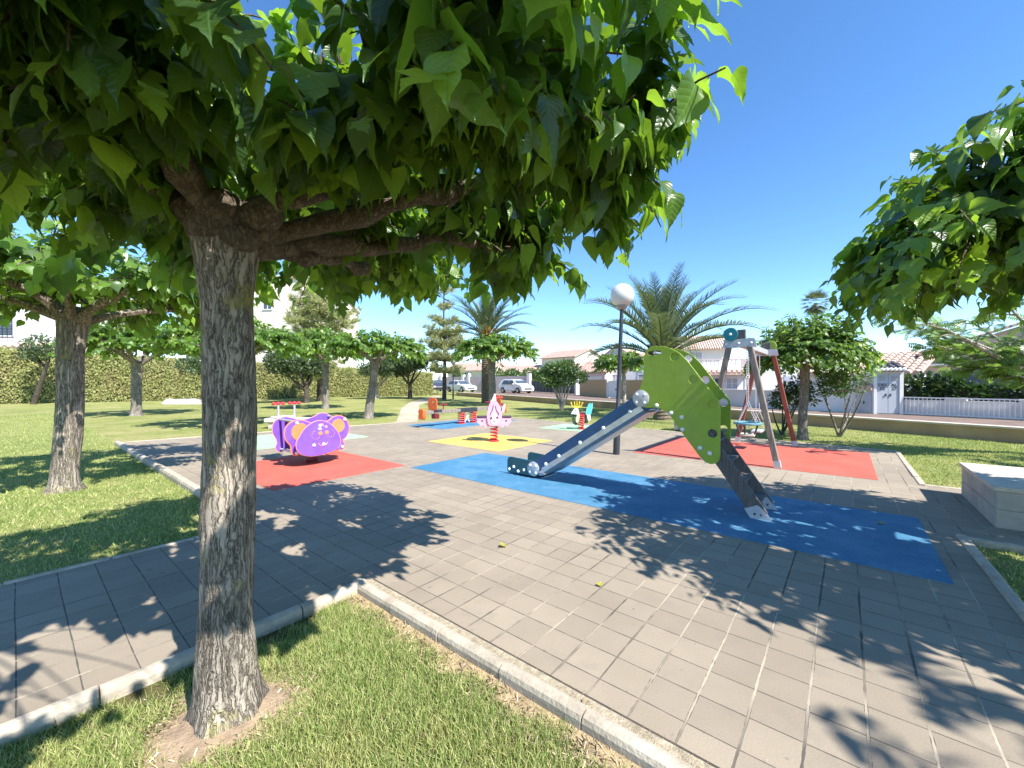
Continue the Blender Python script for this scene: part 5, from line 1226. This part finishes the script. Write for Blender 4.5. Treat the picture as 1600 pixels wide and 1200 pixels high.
# --- slide (origin at a=5.12, b=0: near side plane at x=0, far side at x=.55)
def slide():
    x, y = W(5.12, 0); t = thing('slide', 'children\'s slide with lime green side panels, blue chute and grey ladder', 'slide', (x, y, .006), AB_ROT)
    Wd = .55
    outer = [(1.995, 1.80), (1.965, 1.90), (1.905, 1.94), (1.78, 1.945), (1.67, 1.91), (1.56, 1.848), (1.467, 1.749), (1.367, 1.61), (1.25, 1.444), (1.15, 1.315), (1.115, 1.26), (1.106, 1.20), (1.106, .64), (1.118, .59), (1.15, .558), (1.205, .544), (1.26, .56), (1.318, .614), (1.487, .835), (1.632, 1.045), (1.70, 1.12), (1.77, 1.16), (1.85, 1.172), (1.99, 1.172), (2.06, 1.20), (2.09, 1.28), (2.08, 1.35), (2.042, 1.42), (2.007, 1.53), (1.997, 1.66)]
    hl = [circ(1.611, 1.803, .055), circ(1.396, 1.523, .055), circ(1.185, 1.235, .055), circ(1.185, .899, .055)]
    slot = [(1.90 + .05 * math.cos(R(q)), 1.862 + .032 * math.sin(R(q))) for q in range(-90, 91, 30)] + [(1.82 + .05 * math.cos(R(q)), 1.862 + .032 * math.sin(R(q))) for q in range(90, 271, 30)]
    for k, x0 in enumerate((0, Wd)):
        # near panel carries green discs behind its holes, the far one is open
        pn = plate('side_panel', outer, hl + [slot], .016, GREEN, t, lambda p, q, r, x0=x0: (x0 + r, p, q), .002)
        ed = plate('panel_edge', outer, hl + [slot], .009, GREEN_E, pn, lambda p, q, r, x0=x0: (x0 + r, p, q), 0, offset=.0035)
        if k == 0:
            caps(pn, [((-.009, p, q), (-1, 0, 0)) for p, q in ((1.83, 1.20), (1.655, 1.115), (1.526, 1.069), (1.517, .921), (1.318, .718), (1.212, .667))], .026)
            for (p, q) in ((1.611, 1.803), (1.396, 1.523), (1.185, 1.235)): MB().lathe([(.062, .009), (.062, .024)], (0, p, q), 20, 'x').build('hole_disc', GREEN, pn)
    # rungs and bars between the panels
    mb = MB()
    mb.tube([(-.012, 1.86, 1.862), (Wd + .012, 1.86, 1.862)], .018, 10); mb.build('top_bar', STEEL, t, smooth=True)
    MB().span(.02, Wd - .02, 1.30, 1.98, 1.155, 1.175).build('platform', WOOD_D, t)
    # ladder: two grey boards with treads, steel feet
    p0, p1 = Vector((0, 1.32, .93)), Vector((0, .705, .03)); d = (p1 - p0).normalized()
    for x0 in (.03, Wd - .03):
        b = MB().bar(Vector((x0, p0.y, p0.z)), Vector((x0, p1.y, p1.z)), .035, .16, up=(0, 1, .7)).build('ladder_rail', WOOD_D, t, bevel=.006)
        e = Vector((x0, p1.y, p1.z)) - d * .10
        MB().prism([(.60, -.004), (.80, -.004), (.86, .09), (.74, .15), (.70, .13)], x0 - .026, x0 - .019, 'yz').prism([(.60, -.004), (.80, -.004), (.86, .09), (.74, .15), (.70, .13)], x0 + .019, x0 + .026, 'yz').build('foot_plate', GALV, b)
        caps(b, [((x0 - .026, .70, .05), (-1, 0, 0)), ((x0 - .026, .76, .05), (-1, 0, 0))], .012, BLACK_M)
    for k in range(4):
        c = p0.lerp(p1, .16 + .235 * k); MB().box((Wd / 2, c.y - .02, c.z + .02), (Wd - .1, .12, .025), rx=R(4)).build('tread', WOOD_D, t, bevel=.004)
    # chute
    c0, c1 = Vector((0, 2.06, 1.22)), Vector((0, 3.72, .15)); d = (c1 - c0).normalized(); n_ = Vector((0, -d.z, d.y)); n_ = n_ if n_.z > 0 else -n_
    for x0, nm in ((0, 0), (Wd, 1)):
        pr = [c0 + n_ * .105 - d * .02, c1 + n_ * .10, c1 - n_ * .07, c0 - n_ * .055 - d * .02]
        s = MB().prism([(v.y, v.z) for v in pr], x0 - .011, x0 + .011, 'yz').build('chute_side', BLUE, t, bevel=.004)
        sd = -1 if nm == 0 else 1
        caps(s, [((x0 + sd * .011, (c0 + (c1 - c0) * k).y - n_.y * .03, (c0 + (c1 - c0) * k).z - n_.z * .03), (sd, 0, 0)) for k in (.08, .31, .53, .745, .885)])
    us = c0 - n_ * .062; ue = c1 - n_ * .075 - d * .12
    tr = MB()
    prof = [(-.018, .03), (-.018, -.045), (.06, -.085), (Wd - .06, -.085), (Wd + .018, -.045), (Wd + .018, .03), (Wd + .006, .03), (Wd - .0, -.03), (Wd - .07, -.06), (.07, -.06), (.0, -.03), (-.006, .03)]
    v = [Vector((a_, 0, 0)) + us + n_ * b_ + d * .0 for a_, b_ in prof] + [Vector((a_, 0, 0)) + ue + n_ * b_ for a_, b_ in prof]; m_ = len(prof)
    tr.add(v, [tuple(range(m_)), tuple(reversed(range(m_, 2 * m_)))] + [(i, (i + 1) % m_, (i + 1) % m_ + m_, i + m_) for i in range(m_)])
    tr.build('chute', STEEL, t)
    # run-out with teal cheeks
    for x0, sd in ((0, -1), (Wd, 1)):
        s = plate('exit_panel', [(3.70, .03), (4.262, .03), (4.275, .05), (4.275, .215), (4.255, .262), (4.21, .278), (3.86, .262), (3.66, .255)], [], .02, TEAL, t, lambda p, q, r, x0=x0: (x0 + r, p, q), .003)
        caps(s, [((x0 + sd * .011, p, q), (sd, 0, 0)) for p, q in ((4.23, .075), (4.14, .125), (4.05, .065), (3.93, .10))], .026)
        for (p, q, r_) in ((3.745, .145, .112), (2.03, 1.283, .108)):
            dk = MB().lathe([(r_ - .006, 0), (r_, sd * .004), (r_, sd * .012), (r_ - .006, sd * .016)], (x0 + sd * .0115, p, q), 28, 'x').build('joint_disc', GALV, t, smooth=True)
            caps(dk, [((x0 + sd * .0275, p + r_ * .68 * math.cos(a_), q + r_ * .68 * math.sin(a_)), (sd, 0, 0)) for a_ in (.8, 2.35, 3.95, 5.5)], .02)
    MB().span(.012, Wd - .012, 3.6, 4.24, .055, .08).build('exit_bed', STEEL, t)
slide()

# --- swing frame with two seats
def swings():
    x, y = W(8.42, 1.5); L = 3.15; t = thing('swing_set', 'wooden A frame swing stand with red far legs and teal top disc', 'swing set', (x, y, .006), AB_ROT)
    Ht = 2.15
    for k, (x0, m) in enumerate(((0, WOOD_G), (L, WOOD_R))):
        for s in (-1, 1):
            l = MB().bar((x0, s * .60, 0.0), (x0, s * .17, Ht), .095, .095, up=(1, 0, 0)).build('leg', m, t, bevel=.012)
            MB().bar((x0, s * .602, -.004), (x0, s * .58, .12), .104, .104, up=(1, 0, 0)).build('foot_shoe', GALV, l)
        pl = MB(); 
        for dx in (-.056, .056): pl.add([(x0 + dx - .004, -.27, Ht - .02), (x0 + dx + .004, -.27, Ht - .02), (x0 + dx + .004, .27, Ht - .02), (x0 + dx - .004, .27, Ht - .02), (x0 + dx - .004, -.24, Ht + .13), (x0 + dx + .004, -.24, Ht + .13), (x0 + dx + .004, .24, Ht + .13), (x0 + dx - .004, .24, Ht + .13)],
                 [(0, 1, 2, 3), (4, 5, 6, 7), (0, 1, 5, 4), (1, 2, 6, 5), (2, 3, 7, 6), (3, 0, 4, 7)])
        pl.build('top_plate', GALV, t)
        caps(t, [((x0 + (-.062 if k == 0 else .062), s * .2, Ht + .05), (-1 if k == 0 else 1, 0, 0)) for s in (-1, 0, 1)], .022)
        dk = MB().lathe([(.118, -.012), (.125, -.006), (.125, .006), (.118, .012)], (x0 - .075 if k == 0 else x0 + .075, .13 if k == 0 else -.1, Ht + .22), 26, 'x').build('top_disc', TEAL_L if k == 0 else GREEN, t, smooth=True)
        caps(dk, [((x0 - .088 if k == 0 else x0 + .088, .13 if k == 0 else -.1, Ht + .22), (-1 if k == 0 else 1, 0, 0))], .026)
        MB().box((x0 - .03 if k == 0 else x0 + .03, -.02, Ht + .2), (.05, .18, .2)).build('top_block', WOOD_D, t, bevel=.01)
    MB().span(-.05, L + .05, -.06, .06, Ht + .0, Ht + .12).build('beam', GALV, t, bevel=.01)
    return t, L, Ht, x, y
sw_t, SL, SH, sx, sy = swings()
def chain(mb, p, q):
    p = Vector(p); q = Vector(q); n = int((q - p).length / .045)
    for i in range(n):
        a_ = p.lerp(q, i / n); b_ = p.lerp(q, (i + .95) / n); mb.tube([a_, a_.lerp(b_, .25), a_.lerp(b_, .75), b_], [.005, .011, .011, .005], 5)
def seat(label, off, kind, z):
    c = W(8.42 + off, 1.5); t = thing('toddler_swing' if kind == 'cradle' else 'flat_swing', label, 'swing seat', (c[0], c[1], z), AB_ROT + (0 if kind == 'flat' else .1), 'swing seats')
    top = SH - z
    for s in (-1, 1):
        mb = MB(); sx_ = s * .24
        chain(mb, (sx_, 0, .42), (sx_ * 1.02, 0, top))
        for e in (-1, 1): chain(mb, (sx_ * (.85), e * .16, .02), (sx_, 0, .42))
        mb.build('chain', GALV, t)
    if kind == 'cradle':
        mb = MB(); n = 24; ring = [(.25 * math.cos(2 * math.pi * i / n), .23 * math.sin(2 * math.pi * i / n), 0) for i in range(n + 1)]
        mb.tube(ring, .026, 8, cap=False); mb.build('cradle_rim', M('blue_grey_rubber', (0.10, 0.27, 0.34), 0.6), t, smooth=True)
        mb = MB()
        for a_ in (.3, 1.2, 2.0, 2.9, 4.1, 5.3): mb.tube([(.24 * math.cos(a_), .22 * math.sin(a_), 0), (.16 * math.cos(a_), .15 * math.sin(a_), -.21)], .014, 6)
        mb.build('strap', BLACK_M, t); MB().span(-.2, .2, -.13, .13, -.25, -.21).build('cradle_base', M('cream_rubber', (0.52, 0.44, 0.34), 0.7), t, bevel=.015)
    else:
        MB().span(-.24, .24, -.1, .1, -.03, .02).build('seat', M('pale_grey_rubber', (0.42, 0.45, 0.45), 0.6), t, bevel=.02)
        MB().span(-.235, .235, -.095, .095, -.045, -.031).build('underside', BLACK_M, t)
seat('toddler cradle swing seat with pale blue rim and black straps', .85, 'cradle', .68)
seat('flat grey swing seat hanging on chains behind the cradle seat', 2.05, 'flat', .42)

# --- purple animal rocker
def rocker():
    a0, b0 = 3.52, 7.72; x, y = W(a0, b0); t = thing('spring_rocker', 'purple and orange bear faced rocker for several children on red mat', 'spring rocker', (x, y, .006), AB_ROT)
    P = lambda pts: [(p - a0, q) for p, q in pts]
    head = P([(3.07, .41), (3.145, .579), (3.253, .714), (3.432, .796), (3.595, .765), (3.739, .646), (3.837, .48), (3.845, .342), (3.751, .246), (3.595, .208), (3.444, .188), (3.253, .205), (3.124, .273)])
    front = P([(3.101, .225), (3.055, .30), (3.048, .387), (2.975, .496), (2.945, .62), (2.996, .748), (3.11, .81), (3.231, .808), (3.33, .77), (3.50, .70), (3.693, .76), (3.828, .84), (3.98, .825), (4.083, .70), (4.10, .569), (4.05, .45), (3.975, .386), (4.01, .30), (3.967, .225), (3.87, .22), (3.7, .30), (3.45, .33), (3.25, .27)])
    rear = P([(3.0, .60), (3.05, .78), (3.2, .835), (3.35, .80), (3.5, .76), (3.72, .80), (3.90, .87), (4.07, .80), (4.12, .64), (4.06, .48), (3.99, .39), (4.02, .29), (3.95, .215), (3.8, .25), (3.5, .33), (3.25, .26), (3.12, .205), (3.055, .28), (3.075, .39)])
    yh, yf, yr = 7.30 - b0, 7.45 - b0, 8.12 - b0
    pl = lambda y0: (lambda p, q, r: (p, y0 + r, q))
    h = plate('head_panel', head, [], .02, PURPLE, t, pl(yh), .004, smooth_poly=True, res=5)
    plate('edge_layer', head, [], .012, PINK_E, h, pl(yh + .004), 0, smooth_poly=True, res=5, offset=.012)
    f = plate('front_panel', front, [], .02, PURPLE, t, pl(yf), .004, smooth_poly=True, res=5)
    plate('edge_layer', front, [], .014, ORANGE_S, f, pl(yf + .006), 0, smooth_poly=True, res=5, offset=.02)
    for c, rx, rz in ((3.19, .145, .155), (3.885, .125, .13)):
        n = 22; plate('ear_patch', [(c - a0 + rx * math.cos(2 * math.pi * i / n), .615 + (0 if c < 3.5 else .05) + rz * math.sin(2 * math.pi * i / n)) for i in range(n)], [], .008, ORANGE_S, f, pl(yf - .015), .002)
    rp = plate('rear_panel', rear, [], .02, PURPLE, t, pl(yr), .004, smooth_poly=True, res=5)
    plate('edge_layer', rear, [], .014, PINK_E, rp, pl(yr + .004), 0, smooth_poly=True, res=5, offset=.012)
    yd_ = yh - .0125
    for nm, c, m in (('eye', (3.478, .574), ORANGE_S), ('eye', (3.595, .580), ORANGE_S)):
        MB().lathe([(.033, .003), (.036, 0), (.036, -.004), (.03, -.006)], (c[0] - a0, yd_, c[1]), 16, 'y').build(nm, m, h)
    mb = MB()
    for c in ((3.507, .727), (3.583, .686)): mb.lathe([(.022, .002), (.022, -.004)], (c[0] - a0, yd_, c[1]), 12, 'y')
    mb.tube([(3.507 - a0, yd_, .727), (3.535 - a0, yd_, .70), (3.583 - a0, yd_, .686)], .006, 6); mb.build('forelock', PINK_E, h)
    mb = MB(); mb.tube([(3.525 - a0 + .085 * math.cos(R(q)), yd_, .42 + .075 * math.sin(R(q))) for q in range(195, 346, 15)], .006, 6); mb.build('smile', PINK_E, h)
    mb = MB()
    for c, r_, q0, q1 in (((3.40, .55), .075, 110, 330), ((3.67, .56), .07, 210, 420)):
        for q in range(q0, q1, 34): mb.tube([(c[0] - a0 + r_ * math.cos(R(q + k)), yd_, c[1] + r_ * math.sin(R(q + k))) for k in (0, 7, 14)], .0035, 5)
    mb.build('cheek_line', PINK_E, h)
    caps(h, [((p - a0, yh - .0105, q), (0, -1, 0)) for p, q in ((3.473, .713), (3.467, .652), (3.365, .372), (3.54, .372))], .03)
    caps(f, [((p - a0, yf - .0105, q), (0, -1, 0)) for p, q in ((3.14, .775), (4.02, .775), (3.13, .25), (3.97, .26))], .03)
    MB().span(3.08 - a0, 3.42 - a0, yr + .02, yr + .36, .805, .845).build('seat', WHITE_HD, t, bevel=.02)
    mb = MB()
    for p, q in ((3.135, .25), (3.955, .25), (3.12, .80), (4.03, .80)): mb.tube([(p - a0, yf, q), (p - a0, yr + .03, q)], .022, 10)
    mb.build('cross_rod', GALV, t, smooth=True)
    MB().span(3.20 - a0, 3.23 - a0, yr - .42, yr - .02, .26, .80).build('leg_guard', DKPURP, t)
    MB().span(3.24 - a0, 3.94 - a0, yf + .05, yr - .03, .40, .44).build('foot_board', DKPURP, t)
    MB().span(3.25 - a0, 3.85 - a0, yf + .08, yr - .05, .66, .70).build('bench', M('dark_bench', (0.045, 0.03, 0.05), 0.6), t, bevel=.012)
    for xx in (3.14, 3.43):
        p = MB().tube([(xx - a0, yr + .12, .80), (xx - a0, yr + .12, 1.08)], .019, 10).build('handle_post', GALV, t, smooth=True)
        g = MB(); g.tube([(xx - a0 - .085, yr + .12, 1.09), (xx - a0 + .085, yr + .12, 1.09)], .017, 8); g.ball((xx - a0 - .085, yr + .12, 1.09), .032); g.ball((xx - a0 + .085, yr + .12, 1.09), .032); g.ball((xx - a0, yr + .12, 1.09), .034)
        g.build('handle_grip', RED_P, p, smooth=True)
    sp = MB(); spring(sp, (0, 0, .02), .095, .22, 3.2, .021); sp.build('spring', RED_DK, t, smooth=True)
    MB().lathe([(.12, -.004), (.12, .02), (.09, .03)], (0, 0, 0), 18).build('base_plate', RED_DK, t)
    MB().box((0, 0, .27), (.22, .3, .05)).build('mount', RED_DK, t)
rocker()

# --- pale pink rocker facing the viewer
def pink():
    x, y = GP(772, 690); t = thing('spring_rocker', 'pale pink spotted animal rocker with plum footrests on tall red spring', 'spring rocker', (x, y, .006), AB_ROT - .62 - .2)
    sp = MB(); spring(sp, (0, 0, .03), .085, .40, 5, .019); sp.build('spring', RED_SP, t, smooth=True)
    MB().lathe([(.13, -.004), (.13, .025), (.1, .035)], (0, 0, 0), 18).build('base_plate', RED_SP, t); MB().box((0, .02, .45), (.2, .24, .05)).build('mount', RED_P, t)
    pl = lambda y0: (lambda p, q, r: (p, y0 + r, q))
    body = [(-.13, .44), (-.17, .56), (-.175, .70), (-.14, .86), (-.09, .98), (-.04, 1.02), (.04, 1.02), (.10, .96), (.155, .84), (.185, .68), (.17, .54), (.12, .44), (0, .40)]
    b = plate('front_panel', body, [], .022, PINKB, t, pl(-.14), .004, smooth_poly=True, res=5)
    plate('muzzle', [(-.06, .46), (-.085, .53), (-.06, .64), (-.02, .76), (.0, .84), (.025, .76), (.06, .64), (.09, .54), (.065, .46), (0, .44)], [], .008, PINKW, b, pl(-.157), .002, smooth_poly=True, res=4)
    mb = MB()
    for p, q, r_ in ((-.075, .60, .026), (.075, .61, .026)): mb.lathe([(r_, .002), (r_, -.006)], (p, -.16, q), 12, 'y')
    mb.build('spot', PLUM, b)
    mb = MB()
    mb.tube([(-.02, -.157, .92), (-.035, -.157, .82), (-.08, -.157, .74), (-.10, -.157, .68)], .009, 6); mb.tube([(.035, -.157, .90), (.05, -.157, .80), (.10, -.157, .73), (.115, -.157, .68)], .009, 6); mb.tube([(-.03, -.163, .50), (0, -.163, .52), (.03, -.163, .50)], .008, 6)
    mb.build('nose_line', PLUM, b)
    hd = plate('head', [(-.08, .93), (-.085, 1.01), (-.06, 1.08), (-.02, 1.12), (.015, 1.20), (.035, 1.12), (.045, 1.04), (.02, .95)], [], .03, PINKW, t, pl(-.11), .005, smooth_poly=True, res=5)
    MB().lathe([(.016, .002), (.016, -.006)], (-.055, -.13, 1.08), 10, 'y').build('eye', PLUM, hd)
    g = MB(); g.tube([(-.03, 0, 1.10), (.19, 0, 1.10)], .02, 8); g.ball((.19, 0, 1.10), .036); g.build('handle', RED_P, t, smooth=True)
    plate('tail', [(.20, .72), (.215, .84), (.25, .92), (.29, .94), (.285, .84), (.26, .72)], [], .02, PINKW, t, pl(.1), .004)
    r2 = plate('rear_panel', [(p * 1.05, q * .93 + .03) for p, q in body], [], .022, PINKB, t, pl(.22), .004, smooth_poly=True, res=5)
    MB().span(-.12, .12, -.12, .21, .70, .73).build('seat', PINKW, t, bevel=.01)
    for s in (-1, 1):
        w_ = plate('foot_panel', [(s * .10, .40), (s * .14, .58), (s * .40, .60), (s * .43, .50), (s * .36, .44), (s * .33, .38), (s * .27, .43), (s * .21, .35), (s * .16, .40)], [], .02, PINKB, t, pl(-.10), .004)
        MB().box((s * .31, -.05, .625), (.25, .16, .05), ry=0).build('footrest', PLUM, t, bevel=.02)
        MB().lathe([(.022, .002), (.022, -.006)], (s * .3, -.114, .53), 10, 'y').build('spot', PLUM, w_)
pink()

# --- little yellow / aqua rocker
def little():
    x, y = GP(909, 671); t = thing('spring_rocker', 'small rocker with yellow crown handle, white head and aqua tail on mint mat', 'spring rocker', (x, y, .006), 0)
    sp = MB(); spring(sp, (-.02, 0, .03), .085, .40, 5.5, .020); sp.build('spring', RED_SP, t, smooth=True)
    MB().lathe([(.12, -.004), (.12, .025)], (0, 0, 0), 16).build('base_plate', RED_SP, t); MB().box((-.02, .02, .45), (.2, .2, .05)).build('mount', RED_P, t)
    MB().span(-.08, .10, -.1, .25, .50, .54).build('seat', M('dark_red_seat', (0.12, 0.02, 0.03), 0.5), t, bevel=.01)
    pl = lambda x0: (lambda p, q, r: (x0 + p, r - .13, q))
    hd = plate('head', [(-.36, .50), (-.28, .62), (-.22, .68), (-.15, .66), (-.11, .54), (-.14, .48), (-.24, .49)], [], .05, WHITE_HD, t, pl(0), .005)
    MB().lathe([(.016, .002), (.016, -.03)], (-.22, -.14, .60), 10, 'y').build('eye', BLACK_M, hd)
    plate('neck', [(-.16, .50), (-.21, .30), (-.20, .24), (-.15, .22), (-.11, .30), (-.09, .50)], [], .04, M('pale_yellow_board', (0.72, 0.62, 0.36), 0.5), t, pl(0), .004)
    plate('side_panel', [(-.30, .48), (-.32, .34), (-.28, .18), (-.20, .14), (-.12, .17), (-.16, .21), (-.23, .26), (-.24, .40), (-.22, .49)], [], .03, DKGREEN, t, lambda p, q, r: (p, r - .10, q), .004)
    plate('side_panel', [(.10, .48), (.20, .42), (.24, .28), (.20, .18), (.10, .18), (.12, .30)], [], .03, DKGREEN, t, lambda p, q, r: (p, r + .1, q), .004)
    mb = MB()
    for a_ in (-.33, -.24, -.17, -.10, -.02):
        k = (a_ + .175) / .16; mb.tube([(-.17, -.1, .66), (a_, -.1, .76), (a_ + .02 * k, -.1, .92 - .05 * abs(k)), (a_ + .05 * k, -.1, .86 - .04 * abs(k))], .016, 7)
    mb.build('crown_handle', YEL, t, smooth=True)
    for d in (0, .11): plate('tail', [(.13 + d, .46), (.15 + d, .62), (.22 + d, .80), (.28 + d * .8, .82), (.26 + d, .68), (.20 + d, .46)], [], .02, AQUA, t, lambda p, q, r, d=d: (p, r + .02 + d, q), .004)
    plate('rear_leg', [(.16, .46), (.19, .30), (.23, .26), (.27, .32), (.26, .46)], [], .03, WHITE_HD, t, lambda p, q, r: (p, r - .03, q), .004)
little()

# --- orange seesaw on two springs
def seesaw():
    a0, b0 = 10.5, 10.70; x, y = W(a0, b0); t = thing('spring_seesaw', 'grey seesaw beam on twin red springs with orange seat back', 'seesaw', (x, y, .006), AB_ROT)
    MB().span(-2.0, 2.0, -.09, .09, .43, .54).build('beam', WOOD_G, t, bevel=.012)
    MB().span(-.42, .42, -.11, .11, .40, .555).build('saddle', BLACK_M, t, bevel=.01)
    for s in (-1, 1):
        sp = MB(); spring(sp, (s * .30, 0, .02), .115, .38, 5, .022); sp.build('spring', RED_SP, t, smooth=True)
        MB().lathe([(.15, -.004), (.15, .02)], (s * .30, 0, 0), 16).build('base_plate', RED_SP, t)
    MB().bar((-.14, 0, .04), (.14, 0, .40), .03, .035, up=(0, 1, 0)).bar((.14, .04, .04), (-.14, .04, .40), .03, .035, up=(0, 1, 0)).build('cross_brace', WHITE_HD, t)
    for s in (-1, 1):
        MB().span(s * 1.45 - .16, s * 1.45 + .16, -.16, .16, .545, .58).build('seat', WOOD_D, t, bevel=.01)
        pl = lambda p, q, r, s=s: (s * 1.62 + r, p, q)
        bk = plate('seat_back', [(-.20, .56), (-.23, .70), (-.21, .88), (-.14, .96), (.14, .96), (.21, .88), (.23, .70), (.20, .56)], [[(-.07, .65), (-.07, .85), (-.025, .85), (.05, .82), (.05, .80), (-.03, .80), (-.03, .65)]] if s < 0 else [], .025, ORANGE, t, pl, .004)
        plate('end_bumper', [(-.08, .28), (-.13, .35), (-.09, .44), (-.13, .53), (-.08, .60), (.08, .60), (.13, .53), (.09, .44), (.13, .35), (.08, .28)], [], .11, ORANGE, t, lambda p, q, r, s=s: (s * 2.06 + r, p, q), .01)
        g = MB(); g.tube([(s * 1.15, 0, .54), (s * 1.15, 0, .72)], .018, 8); g.tube([(s * 1.15, -.16, .72), (s * 1.15, .16, .72)], .02, 8); g.build('handle', RED_P, t, smooth=True)
        MB().span(s * 1.5 - .1, s * 1.5 + .1, -.1, .1, .26, .42).build('underside_buffer', RED_DK, t, bevel=.02)
seesaw()

# --- globe lamp posts
GLOBE = M('opal_globe', (0.62, 0.59, 0.54), 0.35, 0.02, 2)
def lamp(label, x, y, s=1.0, lean=0.0):
    t = thing('street_lamp', label, 'lamp post', (x, y, 0), 0, 'globe lamp posts'); t.rotation_euler = (0, lean, 0)
    MB().lathe([(.068, -.02), (.068, .9), (.062, .93), (.045, .96), (.042, 1.9), (.037, 3.02)], (0, 0, 0), 16).build('pole', BLACK_M, t, smooth=True)
    MB().lathe([(.04, 3.0), (.11, 3.05), (.12, 3.075), (.115, 3.09)], (0, 0, 0), 18).build('collar', M('lamp_collar', (0.32, 0.25, 0.21), 0.6), t, smooth=True)
    MB().ball((0, 0, 3.30), .24, 28, 18).build('globe', GLOBE, t, smooth=True)
lx, ly = GP(963, 710); lamp('slim black lamp post with white globe rising between slide and yellow mat', lx, ly, 1, R(2.1))
lx, ly = GP(708, 623.5); lamp('far black lamp post in front of the white saloon', lx, ly)

# --- stone blocks
def block():
    x, y = W(6.41, -1.21); t = thing('stone_bench_block', 'massive limestone bench block with pale slab on side path', 'bench', (x, y, 0), AB_ROT)
    mb = MB()
    mb.span(0, .785, -.80, 0, -.01, .185).span(.795, 1.6, -.80, 0, -.01, .185).span(0, .4, -.798, -.002, .193, .375).span(.408, 1.2, -.798, -.002, .193, .375).span(1.208, 1.6, -.798, -.002, .193, .375).span(.01, 1.59, -.79, -.01, .18, .195)
    mb.build('block_courses', STONE, t, bevel=.006); MB().span(-.02, 1.62, -.82, .02, .378, .425).build('top_slab', STONE_T, t, bevel=.006)
block()
x, y = GP(1053, 671); t = thing('stone_block', 'small pale stone block half hidden behind the green slide panel', 'block', (x, y, -.01), AB_ROT)
MB().span(0, .45, -.35, 0, 0, .42).build('block', STONE, t, bevel=.01); MB().span(-.02, .47, -.37, .02, .423, .47).build('slab', STONE_T, t, bevel=.006)
x, y = GP(412, 668); t = thing('stone_bench', 'long low stone bench slab behind the purple rocker', 'bench', (x, y, LAWN_Z), .14)
MB().span(0, 1.9, 0, .45, .22, .34).build('seat_slab', STONE_T, t, bevel=.01); MB().span(.1, 1.8, .06, .39, 0, .218).build('base', STONE, t, bevel=.01)
def boulder(label, u, v, s, seed):
    x, y = GP(u, v); q = np.random.default_rng(seed)
    bm = bmesh.new(); bmesh.ops.create_icosphere(bm, subdivisions=3, radius=1)
    ph = q.uniform(0, 6, 6)
    for vv in bm.verts:
        c = vv.co; k = 1 + .16 * math.sin(3 * c.x + ph[0]) + .13 * math.sin(4 * c.y + ph[1]) + .1 * math.sin(5 * c.z + ph[2]); vv.co = Vector((c.x * s[0], c.y * s[1], max(c.z, -.3) * s[2])) * k
    me = bpy.data.meshes.new('boulder'); bm.to_mesh(me); bm.free(); me.materials.append(STONE)
    o = link(bpy.data.objects.new('boulder', me)); o.location = (x, y, LAWN_Z + s[2] * .12); tag(o, label, 'rock', 'boulders before the hedge')
boulder('long pale boulder lying before the hedge beside furrowed trunk', 292, 630, (1.2, .6, .38), 5)
boulder('smaller boulder at the left end of the long pale boulder', 270, 630.5, (.6, .5, .3), 6)
